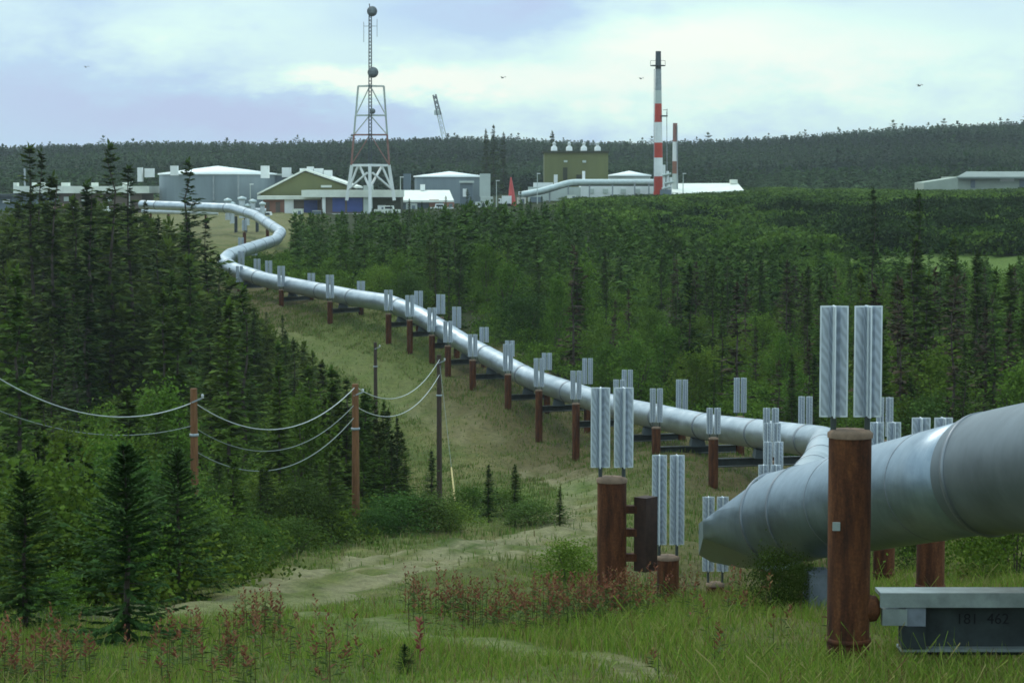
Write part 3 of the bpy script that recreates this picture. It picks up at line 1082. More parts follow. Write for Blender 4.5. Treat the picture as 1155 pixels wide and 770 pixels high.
# the bare ground of the track's turn stays thin
keep &= (rg.random(n) < np.where((px < 640) & (px > 150) & (d > 37), .85, 1))
pos, px, d, dens, tm = pos[keep], px[keep], d[keep], dens[keep], tm[keep]
n = len(pos)
right = np.clip((px - 560) / 200, 0, 1)
h = (.07 + .17 * rg.random(n)) * (.6 + .8 * dens) * np.where(tm, .4, 1) * (.75 + .25 * right)
h *= np.where(rg.random(n) < .03, 2.0, 1)
pale_ = (px < 640) & (d > 36)
h *= np.where(pale_, .6, 1)
cA = palette(n, [(.185, .275, .034), (.125, .205, .030), (.25, .28, .06), (.31, .27, .105), (.17, .095, .045)], [5, 4, 3, 2, .8], rg)
cA = np.where((pale_ & (rg.random(n) < .4))[:, None], palette(n, [(.19, .20, .075), (.14, .17, .055), (.24, .20, .12)], [2, 2, .7], rg), cA)
V_, F_, C_ = blades(pos, h, .007 + .010 * rg.random(n), cA, rg, .75)
tag(link('meadow_grass', raw_mesh('meadow_grass', V_, F_, None, C_), M['cover']), 'long green meadow grass in the foreground', 'grass', None, 'stuff')

n = 170000
d = 55 + 165 * rg.random(n) ** .9
px = np.interp(d, LD, LP) - 25 + (np.interp(d, [55, 100, 120, 150, 190, 220], [1060, 960, 860, 660, 440, 330]) - np.interp(d, LD, LP) + 60) * rg.random(n)
x = (px - CX) / F * d
tm = track_mask(x, d)
dens = fld(x, d, .35) * .6 + fld(x, d, 1.1) * .4
keep = rg.random(n) < np.where(tm, .06, .25 + .75 * dens ** 1.5)
pos = np.stack([x, d, H(x, d) - .02], 1)[keep]
d, dens = d[keep], dens[keep]
n = len(pos)
cA = palette(n, [(.115, .185, .032), (.085, .14, .026), (.18, .195, .06), (.23, .195, .09)], [4, 3, 4, 2.5], rg)
V_, F_, C_ = blades(pos, (.10 + .16 * rg.random(n)) * (.7 + .6 * dens), .02 + .00022 * d, cA, rg)
tag(link('clearing_grass', raw_mesh('clearing_grass', V_, F_, None, C_), M['cover']), 'short patchy grass over the cleared strip by the pipeline', 'grass', None, 'stuff')


def weeds(name, patches, label, rgen, top=((.21, .080, .045), (.155, .060, .038), (.22, .125, .055))):
    VV, FF, CC, k = [], [], [], 0
    pp = []
    for px0, px1, d0, d1, n_ in patches:
        n_ = int(n_ * 1.45)
        d_ = d0 + (d1 - d0) * rgen.random(n_)
        px_ = px0 + (px1 - px0) * (rgen.random(n_) * .7 + .3 * rgen.beta(2, 2, n_))
        pp.append(np.stack([(px_ - CX) / F * d_, d_], 1))
    pp = np.concatenate(pp)
    pp = pp[rgen.random(len(pp)) < .4 + .9 * (fld(pp[:, 0], pp[:, 1], 2.2) - .3)]
    pos_ = np.concatenate([pp, H(pp[:, 0], pp[:, 1])[:, None]], 1)
    n_ = len(pos_)
    hh = .30 + .45 * rgen.random(n_) ** 1.4
    lean = rgen.normal(0, .08, (n_, 2))

    def put(V_, F_, C_):
        nonlocal k
        VV.append(V_); FF.append(F_ + k); CC.append(C_); k += len(V_)
    # stems
    V_, F_, C_ = blades(pos_, hh, np.full(n_, .014), palette(n_, [(.10, .075, .03), (.07, .10, .03)], [1, 1], rgen), rgen, .1)
    put(V_, F_, C_)
    # leaves up the stem, seed spike at the top
    m1 = 9
    i = np.repeat(np.arange(n_), m1)
    t = np.tile(np.linspace(.15, .72, m1), n_)
    p_ = pos_[i] + np.stack([lean[i, 0] * t, lean[i, 1] * t, hh[i] * t], 1)
    a = rgen.random(len(i)) * 6.283
    al = unit(np.stack([np.cos(a), np.sin(a), .45 + 0 * a], 1))
    sd = unit(np.cross(al, np.array([0, 0, 1.0])))
    V_, F_ = diamonds(p_, al, sd, .10 + .07 * rgen.random(len(i)), np.full(len(i), .016), .2)
    put(V_, F_, np.repeat(palette(len(i), [(.065, .10, .028), (.09, .12, .03), (.14, .06, .035)], [4, 3, 1], rgen), 4, axis=0))
    m2 = 12
    i = np.repeat(np.arange(n_), m2)
    t = np.tile(np.linspace(.66, 1.04, m2), n_)
    p_ = pos_[i] + np.stack([lean[i, 0] * t, lean[i, 1] * t, hh[i] * t], 1)
    a = rgen.random(len(i)) * 6.283
    al = unit(np.stack([np.cos(a), np.sin(a), .9 + 0 * a], 1))
    sd = unit(np.cross(al, rgen.normal(0, 1, (len(i), 3))))
    V_, F_ = diamonds(p_, al, sd, (.075 + .05 * rgen.random(len(i))) * (1.5 - t), np.full(len(i), .013), .05)
    put(V_, F_, np.repeat(palette(len(i), top, [3, 2, 2], rgen), 4, axis=0))
    o = link(name, raw_mesh(name, np.concatenate(VV), np.concatenate(FF), None, np.concatenate(CC)), M['cover'])
    return tag(o, label, 'wildflowers', None, 'stuff')


weeds('fireweed_undergrowth', [(445, 600, 30.0, 35, 125), (560, 730, 29, 35, 130), (640, 740, 31, 33, 90), (700, 800, 29, 36, 35), (800, 900, 27, 32, 10),
                    (-40, 130, 22.5, 26, 45), (130, 300, 23, 27, 50), (250, 330, 28, 31, 25), (300, 420, 23.5, 26, 22), (700, 960, 23, 28, 10)],
      'reddish fireweed gone to seed in the foreground grass', rg)
# single fireweed plant
g = ground_at(472, 25.5)
fw = thing('fireweed_plant', g, 'single tall red fireweed stalk at the bottom of the photo beside the seedling', 'wildflower')
mb = MB(); mb.tube([(0, 0, -.05), (.01, 0, .3), (0, .02, .62)], [.009, .007, .004], 6)
mb.build('stem', M['redwall'], fw)
k = 60
t = rg.random(k)
a = rg.random(k) * 6.28
al = unit(np.stack([np.cos(a), np.sin(a), .7 + 0 * a], 1))
V_, F_ = diamonds(np.stack([0 * t, 0 * t, .2 + .42 * t], 1), al, unit(np.cross(al, rg.normal(0, 1, (k, 3)))), .06 + .04 * rg.random(k), np.full(k, .012))
link('flower_spike', raw_mesh('flower_spike', V_, F_, None, np.repeat(palette(k, [(.30, .085, .07), (.24, .06, .06)], [1, 1], rg), 4, axis=0)), M['cover'], fw)


# ------------------------------------------------------------------ the pipeline
RADIUS = .70
run = [P(874, 600, 39.0), P(908, 556, 60), P(926, 523, 80), P(932, 499, 95), P(800, 482, 115), P(700, 461, 132), P(600, 428, 150), P(530, 391, 163), P(475, 357, 172), P(440, 342, 178),
       P(400, 336, 185), P(300, 316, 208), P(263, 304, 217), P(252, 295, 222.5), P(259, 288, 229), P(311, 271, 272), P(317, 262, 287),
       P(288, 243, 315), P(262, 235, 327), P(160, 231, 345)]


def fillet(pts, r, n=7):
    out = [pts[0]]
    for a, b_, c in zip(pts[:-2], pts[1:-1], pts[2:]):
        u1, u2 = (a - b_), (c - b_)
        l = min(r, u1.length * .42, u2.length * .42)
        p0, p1 = b_ + u1.normalized() * l, b_ + u2.normalized() * l
        for i in range(n + 1):
            t = i / n
            out.append((1 - t) ** 2 * p0 + 2 * t * (1 - t) * b_ + t * t * p1)
    out.append(pts[-1])
    return out


path = fillet(run, 1.5)
pl = thing('pipeline', path[0], 'long silver pipeline on posts zigzagging from the near elbow to the pump station', 'pipeline')
org = pl.location
mb = MB(org)
mb.tube(path, RADIUS, 36)
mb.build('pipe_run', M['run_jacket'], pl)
# bands: straps round the jacket at intervals
acc, nxt = 0.0, 4.0
bands = []
for a, b_ in zip(path[:-1], path[1:]):
    L = (b_ - a).length
    while nxt < acc + L:
        bands.append((a + (b_ - a) * ((nxt - acc) / L), (b_ - a).normalized()))
        nxt += 8.3 if len(bands) % 2 else 10.2
    acc += L
for c, t in bands:
    mb = MB(org)
    mb.tube([c - t * .13, c - t * .12, c + t * .12, c + t * .13], [RADIUS, RADIUS + .022, RADIUS + .022, RADIUS], 36, False)
    mb.build('joint_band', M['band'], pl)

# near run: big pipe from the faceted elbow to the bend at the right
A = P(860, 588, 34.4)
J = P(1116, 534.5, 26.3)
ax = (J - A).normalized()
E = A - ax * 4.6
bm = bmesh.new()
SEG = 64
Zv = Vector((0, 0, 1))
sx = ax.cross(Zv).normalized()
sy = sx.cross(ax).normalized()


def ring(c, r, n=SEG):
    return [bm.verts.new(c + r * (math.cos(2 * math.pi * j / n) * sx + math.sin(2 * math.pi * j / n) * sy)) for j in range(n)]


steps = [E + ax * ((J - E).length * i / 12) for i in range(13)]
rings = [ring(c, RADIUS) for c in steps]
for r0, r1 in zip(rings[:-1], rings[1:]):
    for j in range(SEG):
        f = bm.faces.new((r0[j], r0[(j + 1) % SEG], r1[(j + 1) % SEG], r1[j])); f.smooth = True
bm.faces.new(rings[0][::-1]); bm.faces.new(rings[-1])
bmesh.ops.recalc_face_normals(bm, faces=bm.faces)


def cut(p, q, r, keep):
    n = (q - p).cross(r - p).normalized()
    if n.dot(keep - p) > 0:
        n = -n
    geom = bm.verts[:] + bm.edges[:] + bm.faces[:]
    res = bmesh.ops.bisect_plane(bm, geom=geom, plane_co=p, plane_no=n, clear_outer=True, dist=1e-5)
    edges = [e for e in res['geom_cut'] if isinstance(e, bmesh.types.BMEdge)]
    fl = bmesh.ops.holes_fill(bm, edges=edges, sides=0)
    for f in fl['faces']:
        f.smooth = False


keep = P(1000, 562, 30)
cut(P(791, 588, 36.6), P(872, 529, 36.6), P(872, 529, 36.6) * .93, keep)
cut(P(791, 700, 36.6), P(791, 500, 36.6), P(791, 500, 36.6) * .93 + Vector((.05, 0, 0)), keep)
cut(P(793, 621, 37.5), P(846, 652, 37.5), P(799, 609.5, 35.0), keep)
for v in bm.verts:
    v.co -= org
me = bpy.data.meshes.new('near_pipe')
bm.to_mesh(me); bm.free()
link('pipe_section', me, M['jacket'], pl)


def slant_band(c, tilt, w, r, mat, nm):
    """a seam band round the near run on a slanted plane"""
    V_, F_ = [], []
    left = Vector((-math.cos(.15), -math.sin(.15), 0))
    n_ = 72
    for i in range(4):
        off = (-w / 2, -w / 2, w / 2, w / 2)[i]
        rr_ = (RADIUS - .01, RADIUS + r, RADIUS + r, RADIUS - .01)[i]
        for j in range(n_):
            a = 2 * math.pi * j / n_
            rd = math.cos(a) * sx + math.sin(a) * sy
            V_.append(c + rr_ * rd + ax * (off + tilt * RADIUS * rd.dot(left)) - org)
    F_ = [(i * n_ + j, i * n_ + (j + 1) % n_, (i + 1) * n_ + (j + 1) % n_, (i + 1) * n_ + j) for i in range(3) for j in range(n_)]
    me_ = bpy.data.meshes.new(nm)
    me_.from_pydata(V_, [], F_)
    me_.polygons.foreach_set('use_smooth', [True] * len(F_))
    return link(nm, me_, mat, pl)


slant_band(A + ax * .75, .45, .07, .018, M['band'], 'joint_band')
slant_band(A + ax * 1.95, .45, .05, .012, M['band'], 'joint_band')
for q in (3.9, 6.9):
    slant_band(A + ax * q, 0.0, .022, .005, M['band'], 'lap_seam')
for q in (1.2, 4.6, 6.9):
    mb = MB(org)
    a_ = 2.45 + .5 * math.sin(q * 3)
    p_ = A + ax * (q + .75) + (RADIUS + .002) * (math.cos(a_) * sx + math.sin(a_) * sy)
    mb.beam(p_, p_ + ax * 1.1, .02, .006)
    mb.build('lap_seam', M['band'], pl)
# the bend at the right and the run out of the picture
B1 = J + (P(1250, 519, 22.2) - J).normalized() * 1.2
out_end = P(1250, 519, 22.2) + (P(1250, 519, 22.2) - J).normalized() * 9
mb = MB(org)
bend = fillet([J - ax * .05, J + ax * .45, out_end], .6, 8)
mb.tube(bend, RADIUS + .035, 64)
mb.build('elbow_sleeve', M['elbow_jacket'], pl)
slant_band(J - ax * .02, .45, .10, .05, M['band'], 'joint_band')


# ------------------------------------------------------------------ supports
def fin_mesh(h, fine):
    """a finned radiator: a tube, crossed plates and the bright lips along their edges"""
    pl_, ed_ = MB(), MB()
    rr_ = .145
    ed_.cyl((0, 0, 0), (0, 0, h), .030, None, 10)
    for i in range(8):
        a = math.pi / 4 * i
        r1 = rr_ if i % 2 == 0 else rr_ * .62
        c, s = math.cos(a), math.sin(a)
        pl_.beam((c * (r1 + .025) / 2, s * (r1 + .025) / 2, .004), (c * (r1 + .025) / 2, s * (r1 + .025) / 2, h - .004), .004)
        k = len(pl_.v) - 8
        w = (r1 - .025) / 2
        for q in range(8):
            z = pl_.v[k + q][2]
            e1, e2 = ((-1, -1), (1, -1), (1, 1), (-1, 1))[q % 4]
            m_ = (r1 + .025) / 2
            pl_.v[k + q] = (c * (m_ + e1 * w) - s * e2 * .002, s * (m_ + e1 * w) + c * e2 * .002, z)
        if i % 2 == 0:
            ed_.beam((c * r1, s * r1, 0), (c * r1, s * r1, h), .016)
            ed_.beam((c * .03, s * .03, h - .006), (c * r1, s * r1, h - .006), .016)
            ed_.beam((c * .03, s * .03, .006), (c * r1, s * r1, .006), .016)
    me = bpy.data.meshes.new('radiator')
    n_ = len(pl_.v)
    me.from_pydata(pl_.v + ed_.v, [], pl_.f + [tuple(i + n_ for i in f) for f in ed_.f])
    me.materials.append(M['fin'])
    me.materials.append(M['fin_edge'])
    me.polygons.foreach_set('material_index', [0] * len(pl_.f) + [1] * len(ed_.f))
    me.update()
    return me


def add_post(t, base, px, d, ft, fb, pt, fine, gap=.37):
    """one post with its two radiators, in the frame of the support"""
    o = Vector(t.location)
    top = P(px, pt, d).z
    x, y = base.x, base.y
    z0 = hz(x, y) - .4
    r = .232
    mb = MB(o)
    mb.cyl((x, y, z0), (x, y, top), r, None, 40 if fine else 16)
    po = mb.build('post', M['rust'], t)
    mb = MB(o)
    mb.lathe((x, y, top), [(r + .014, -.05), (r + .016, .0), (r * .9, .035), (.02, .05)], 32 if fine else 14)
    mb.build('cap', M['rust_cap'], po)
    if fine:
        mb = MB(o)
        zc = hz(x, y) + .32
        mb.lathe((x, y, zc), [(r, -.03), (r + .018, -.02), (r + .018, .02), (r, .03)], 40)
        mb.build('weld_collar', M['rust'], po)
    zt, zb = P(px, ft, d).z, P(px, fb, d).z
    for s in (-1, 1):
        fx = x + s * gap / 2
        m_ = fin_mesh(zt - zb, fine)
        f = link('radiator', m_, None, t)
        f.location = (fx - o.x, y - o.y, zb - o.z)
        f.rotation_euler = (0, 0, .06 * s)
        mb = MB()
        mb.cyl((0, 0, top - .02 - zb), (0, 0, .01), .032, None, 8)
        mb.build('heat_pipe', M['dark_pipe'], f)
    return po


SG = 'rusty pipe supports topped with finned radiators'


def support(label, L, R=None, fine=False, pipe=None, group=SG, name='pipe_support'):
    px, d, ft, fb, pt = L
    b0 = ground_at(px, d)
    t = thing(name, b0, label, 'pipe support', group)
    o = Vector(b0)
    add_post(t, b0, px, d, ft, fb, pt, fine)
    if R:
        px2, d2, ft2, fb2, pt2 = R
        b1 = ground_at(px2, d2)
        add_post(t, b1, px2, d2, ft2, fb2, pt2, fine)
        if pipe is not None:
            zt = pipe.z - RADIUS - .40
            mb = MB(o)
            p, q = Vector((b0.x, b0.y, zt - .2)), Vector((b1.x, b1.y, zt - .2))
            a = (q - p).normalized()
            mb.beam(p + Vector((0, 0, .19)), q + Vector((0, 0, .19)), .3, .03)
            mb.beam(p, q, .05, .30)
            mb.beam(p - Vector((0, 0, .19)), q - Vector((0, 0, .19)), .3, .03)
            mb.build('crossbeam', M['beam'], t)
            c = p + a * ((pipe - p).dot(a))
            mb = MB(o)
            mb.box((c.x, c.y, zt + .21), (.8, 1.3, .40), taper=.8)
            mb.build('pipe_shoe', M['steel_dark'], t)
    return t


def pipe_at(d, lo=None):
    for a, b_ in zip(path[:-1], path[1:]):
        if min(a.y, b_.y) <= d <= max(a.y, b_.y) and abs(b_.y - a.y) > 1e-4:
            return a + (b_ - a) * ((d - a.y) / (b_.y - a.y))
    return None


ORD = ['first', 'second', 'third', 'fourth', 'fifth', 'sixth', 'seventh', 'eighth', 'ninth', 'tenth', 'eleventh', 'twelfth', 'thirteenth', 'fourteenth']
BENTS = [
    ((806, 104.5, 460, 489, 494), (910, 105.5, 447, 485, 492)),
    ((741, 116.5, 438, 476, 482), (836, 117.5, 426, 465, 470)),
    ((699, 125.5, 428, 462, 467), (770, 126.5, 428, 462, 467)),
    ((650, 135, 418, 450, 455), (708, 136.2, 417, 440, 446)),
    ((608, 143.5, 404, 436, 440), (663, 145, 404, 433, 438)),
    ((573, 150, 388, 418, 422), (617, 151.3, 398, 417, 421)),
    ((533, 157.5, 377, 402, 406), (575, 159, 384, 402, 406)),
    ((505, 163, 362, 386, 390), (546, 164.5, 369, 386, 390)),
    ((487, 167.5, 347, 374, 378), (515, 169.5, 346, 370, 375)),
    ((462, 171, 333, 357, 361), (497, 173, 332, 354, 358)),
    ((438, 175, 327, 350, 354), (472, 177, 328, 348, 352)),
    ((372, 187, 310, 336, 340), (407, 190, 317, 336, 340)),
    ((317, 200.5, 300, 323, 327), (351, 204, 308, 325, 329)),
    ((270, 213, 300, 318, 322), (303, 216, 294, 312, 316)),
]
for i, (L, R) in enumerate(BENTS):
    support(f'two-post rusty support, {ORD[i]} of the row counted from the bend behind the big near pipe', L, R, False, pipe_at((L[1] + R[1]) / 2))
support('pale finned support inside the far zigzag of the pipeline, nearer one', (290, 226, 292, 309, 313), (272, 229, 283, 300, 304), False, None)
support('pale finned support inside the far zigzag of the pipeline, farther one', (287, 262, 272, 288, 292), (272, 262, 268, 284, 288), False, None)
support('dark support at the far zigzag where the pipe turns to the pump station', (276, 306, 248, 260, 262), (302, 309, 244, 256, 258), False, None)
# posts of the nearer run
t = support('largest rusty post before the big pipe, carrying the stencilled crossbeam', (961, 24, 345, 470, 488), None, True)
o = Vector(t.location)
bx0 = P(997, 666, 24)
zt = bx0.z
yb = 24.05
X0, X1 = XP(995, 24), 8.0
mb = MB(o)
mb.box(((X0 + X1) / 2, yb, zt - .02), (X1 - X0, .36, .04))
bm_top = mb.build('crossbeam', M['galv'], t)
mb = MB(o)
mb.box(((X0 + X1) / 2, yb - .17, zt - .10), (X1 - X0, .02, .12))
mb.build('flange_lip', M['galv'], bm_top)
Xw = XP(1020, 24)
mb = MB(o)
mb.box(((Xw + X1) / 2, yb + .02, zt - .38), (X1 - Xw, .03, .68))
mb.build('web_plate', M['beam'], bm_top)
mb = MB(o)
mb.box(((Xw + X1) / 2, yb, zt - .64), (X1 - Xw, .30, .03))
mb.build('bottom_flange', M['galv'], bm_top)
mb = MB(o)
mb.box((XP(1012, 24), yb - .12, zt - .27), (.27, .10, .18))
mb.build('end_bracket', M['galv'], bm_top)
mb = MB(o)
mb.box((XP(1036, 24), yb - .10, zt - .265), (.215, .12, .21))
mb.build('clamp_plate', M['concrete'], bm_top)
mb = MB(o)
mb.box((XP(1034, 24), yb - .09, zt - .50), (.26, .14, .25), taper=1.0)
mb.build('stiffener', M['beam'], bm_top)
mb = MB(o)
bp = P(983, 686, 24)
mb.tube([(bp.x - .12, 24.02, bp.z), (bp.x + .05, 24.02, bp.z), (bp.x + .09, 24.02, bp.z)], [.16, .14, .08], 20)
mb.build('beam_socket', M['rust'], t)
mb = MB(o)
tg = P(938, 590, 24)
mb.box((tg.x + .02, 24 - .215, tg.z), (.08, .03, .09))
mb.build('number_tag', M['galv'], t)
# stencilled figures on the web
for body, q in (('181', 1079), ('462', 1114)):
    fc = bpy.data.curves.new('stencil', 'FONT')
    fc.body = body
    fc.size = .165
    fc.extrude = .002
    fo = bpy.data.objects.new('stencil', fc)
    COL.objects.link(fo)
    bpy.context.view_layer.update()
    sm_ = bpy.data.meshes.new_from_object(fo.evaluated_get(bpy.context.evaluated_depsgraph_get()))
    bpy.data.objects.remove(fo)
    sm_.materials.clear()
    st = link('stencil_lettering', sm_, M['black'], bm_top)
    spt = P(q, 704, 24)
    st.location = (spt.x - o.x, yb - .001 - o.y, spt.z - o.z)
    st.rotation_euler = (math.pi / 2, 0, 0)
# far end post of that crossbeam, outside the picture
b1 = Vector((8.0, 24.2, hz(8.0, 24.2)))
mb = MB(o)
mb.cyl((8.0, 24.2, b1.z - .4), (8.0, 24.2, -2.6), .232, None, 32)
mb.build('post', M['rust'], t)

t = support('stout rusty post with a dark rusty box bolted to its right side', (691, 35, 437, 527, 540), None, True)
o = Vector(t.location)
c0, c1 = P(728.5, 560, 35), P(728.5, 643, 35)
mb = MB(o)
mb.box((c0.x, 35.0, (c0.z + c1.z) / 2), (.30, .24, c0.z - c1.z), rz=.85)
bxo = mb.build('slide_box', M['dark_rust'], t)
for rw in (574, 600, 628):
    zc = P(700, rw, 35).z
    mb = MB(o)
    mb.box((P(711, rw, 35).x, 35.0, zc), (.2, .14, .12))
    mb.build('bracket', M['rust'], t)
support('rusty post with long radiators, left of the pointed pipe elbow', (755, 46, 513, 614, 628), None, True)
support('short rusty post partly behind the tip of the pointed pipe elbow', (809, 57, 560, 644, 658), None, True)
support('rusty post behind the big pipe, its radiator tops over the pipe beside the largest post', (1054, 36.5, 471, 560, 574), None, True)
support('thinner rusty post seen under the big pipe beside the largest post', (1001, 48, 476, 560, 570), None, True)
for (px, d, a, b_, c), lab in zip(((870, 66, 524, 566, 574), (874, 75, 498, 540, 548), (872.5, 85, 477, 515, 521), (871, 95, 460, 497, 502)),
                                  ('lowest', 'second lowest', 'second highest', 'highest')):
    support(f'{lab} of the four finned posts stacked behind the pointed pipe elbow', (px, d, a, b_, c), None, False)
support('finned post rising behind the largest post, right of its radiators', (1000, 88, 448, 492, 497), None, False)
# concrete footing under the near elbow
g = ground_at(926, 31.5)
mb = MB(g)
mb.box((g.x, g.y, g.z + .12), (.38, .8, 1.0), taper=.8)
ped = mb.build('concrete_pedestal', M['concrete'])
ped.location = g
tag(ped, 'pale concrete pedestal under the big near pipe behind the largest post', 'pedestal')


# ------------------------------------------------------------------ utility poles and cables
def pole(px, d, toprow, mat, label, hook=0.0, rr_=.14):
    g = ground_at(px, d)
    top = P(px, toprow, d)
    t = thing('utility_pole', g, label, 'utility pole', None)
    h = top.z - g.z
    mb = MB(); mb.tube([(0, 0, -.4), (0, 0, h * .5), (0, 0, h)], [rr_, rr_ * .92, rr_ * .8], 14)
    mb.build('shaft', mat, t)
    mb = MB(); mb.beam((-.05, -.10, h - .45), (.30, -.10, h - .30), .05)
    mb.build('bracket', M['steel_mid'], t)
    mb = MB(); mb.lathe((.30, -.10, h - .30), [(.02, -.02), (.05, 0), (.035, .05), (.055, .09), (.02, .13)], 10)
    mb.build('insulator', M['porcelain'], t)
    mb = MB(); mb.lathe((0, 0, h * .72), [(rr_ * .9, -.05), (rr_ * 1.1, -.04), (rr_ * 1.1, .04), (rr_ * .9, .05)], 12)
    mb.build('strap', M['steel_mid'], t)
    return t, top


p0, t0 = pole(217, 72, 438, M['wood'], 'reddish utility pole standing inside the left stand of trees')
p1, t1 = pole(400, 86, 433, M['wood'], 'brown utility pole at the edge of the trees by the clearing', rr_=.16)
p2, t2 = pole(495, 118, 400, M['wood_dark'], 'dark slim utility pole standing in the clearing', rr_=.15)
p3, t3 = pole(423, 150, 386, M['wood_dark'], 'farthest utility pole, in the clearing below the pipeline', rr_=.14)


def cable(p, q, sag, label, mat='wire', r=.018):
    m_ = MB(p)
    m_.tube([p + (q - p) * (k / 24) - Vector((0, 0, sag * 4 * (k / 24) * (1 - k / 24))) for k in range(25)], r, 6)
    o = m_.build('power_cable', M[mat])
    o.location = p
    return tag(o, label, 'cable', 'cables slung between the utility poles')


off = Vector((.3, -.1, -.2))
pl_ = P(-60, 385, 62)
cable(pl_, P(217, 454, 72), 1.15, 'upper sagging cable from the left margin to the reddish pole')
cable(P(-60, 436, 62), P(217, 480, 72), .75, 'lower dim cable from the left margin to the reddish pole', 'wire_dim', .015)
cable(P(219, 454, 72), P(401, 436, 86), 1.25, 'upper bright cable between the reddish and the brown utility pole')
cable(P(219, 482, 72), P(400, 456, 86), 1.25, 'middle faint cable between the reddish and the brown utility pole', 'wire_dim', .015)
cable(P(219, 508, 72), P(400, 470, 86), 1.3, 'lowest faint cable between the reddish and the brown utility pole', 'wire_dim', .018)
cable(P(401, 436, 86), P(496, 405, 118), 1.15, 'upper bright cable between the brown and the dark utility pole')
cable(P(401, 458, 86), P(496, 422, 118), 1.15, 'lower faint cable between the brown and the dark utility pole', 'wire', .018)
gp = find_ground(513, 567)
gb = Vector((gp[0], gp[1], hz(*gp)))
gw = thing('guy_wire', gb, 'thin guy wire of the dark pole with a yellow guard at its foot', 'guy wire')
mb = MB(gb); tp = P(496, 410, 118); mb.cyl(gb, tp, .012, None, 5)
mb.build('strand', M['wire_dim'], gw)
mb = MB(gb); mb.cyl(gb, gb + (tp - gb) * .24, .045, None, 8)
mb.build('guard', M['yellow'], gw)


# ------------------------------------------------------------------ the pump station
def wbox(mb, x0, x1, r0, r1, d, depth):
    """a box whose front fills the given spans at distance d"""
    a, b_ = P(x0, r1, d), P(x1, r0, d)
    mb.box(((a.x + b_.x) / 2, d + depth / 2, (a.z + b_.z) / 2), (b_.x - a.x, depth, b_.z - a.z))


def sky_thing(name, px, row, d, label, cat, group=None):
    g = P(px, row, d)
    return thing(name, g, label, cat, group)


def tank(px0, px1, top, apex, bot, d, label, wallmat):
    c = (px0 + px1) / 2
    t = sky_thing('storage_tank', c, bot, d, label, 'storage tank')
    r = (px1 - px0) / 2 / F * d
    h = P(c, top, d).z - P(c, bot, d).z
    ha = P(c, apex, d).z - P(c, bot, d).z
    mb = MB(); mb.lathe((0, r, 0), [(r, -2), (r, h)], 56)
    mb.build('wall', wallmat, t)
    mb = MB(); mb.lathe((0, r, 0), [(r + .25, h - .15), (r + .25, h + .12), (r * .5, h + (ha - h) * .55), (.05, ha)], 56)
    mb.build('roof', M['tankroof'], t)
    return t, r, h


tk, r, h = tank(170, 304, 196, 186.5, 226, 425, 'big grey storage tank with a white domed roof', M['tankgrey'])
o = Vector(tk.location)
for a, b_, c, e in ((155, 160, 189, 205), (163, 173, 190, 200), (192, 200, 187, 198), (294, 303, 187, 201)):
    mb = MB(o); wbox(mb, a, b_, c, e, 424, 1.5)
    mb.build('roof_vent', M['white'], tk)
for a in (215, 240, 268):
    mb = MB(o); wbox(mb, a, a + 1.4, 198, 226, 424.7 if a > 225 else 426, .4)
    mb.build('wall_ladder', M['steel_mid'], tk)
an = sky_thing('annex_building', 313, 226, 436, 'grey annex block with white vents at the right of the big tank', 'building')
o = Vector(an.location)
mb = MB(o); wbox(mb, 303, 326, 197, 232, 436, 6); mb.build('wall', M['greywall'], an)
mb = MB(o); wbox(mb, 318, 327, 189, 200, 435, 3); mb.build('roof_vent', M['white'], an)
mb = MB(o); wbox(mb, 302, 327, 196, 198, 435.7, 6.6); mb.build('roof', M['palegrey'], an)

tk2, r, h = tank(466, 546, 199, 193, 224, 470, 'smaller grey tank with a low white cone roof', M['tankgrey'])
o = Vector(tk2.location)
mb = MB(o); wbox(mb, 455, 463, 196, 222, 468, 2); mb.build('stair_tower', M['greywall'], tk2)
mb = MB(o); wbox(mb, 541, 553, 196, 222, 468, 3); mb.build('service_shaft', M['palegrey'], tk2)

# long low building on the left
lb = sky_thing('long_building', 90, 236, 430, 'long low grey and brown building with a cream roof edge and vents', 'building')
o = Vector(lb.location)
mb = MB(o); wbox(mb, 16, 66, 217, 242, 430, 14); mb.build('wall', M['greywall'], lb)
mb = MB(o); wbox(mb, 66, 160, 217, 242, 430.2, 14); mb.build('wall', M['brownwall'], lb)
mb = MB(o); wbox(mb, 15, 168, 210, 218, 429, 16); mb.build('roof', M['cream'], lb)
for a, b_ in ((15, 19), (36, 43), (46, 49), (69, 77), (103, 109), (138, 142)):
    mb = MB(o); wbox(mb, a, b_, 206, 210.2, 432, 2)
    mb.build('roof_vent', M['cream'], lb)
for a, b_ in ((22, 26), (33, 38), (44, 48), (72, 79), (92, 97), (120, 126)):
    mb = MB(o); wbox(mb, a, b_, 222, 227, 429.9, .2)
    mb.build('window', M['glass'] if a < 60 else M['palegrey'], lb)
mb = MB(o); wbox(mb, 27, 28.2, 190, 212, 436, .4); mb.build('mast', M['steel_mid'], lb)
ca = sky_thing('storage_shed', 6, 236, 425, 'small dark shed with a white door at the left margin', 'shed')
o = Vector(ca.location)
mb = MB(o); wbox(mb, -20, 14, 222, 240, 425, 6); mb.build('wall', M['greywall'], ca)
mb = MB(o); wbox(mb, 3, 11, 225, 229, 424.8, .2); mb.build('door', M['white'], ca)
mb = MB(o); wbox(mb, -21, 15, 219, 222.2, 424, 8); mb.build('roof', M['steel_dark'], ca)

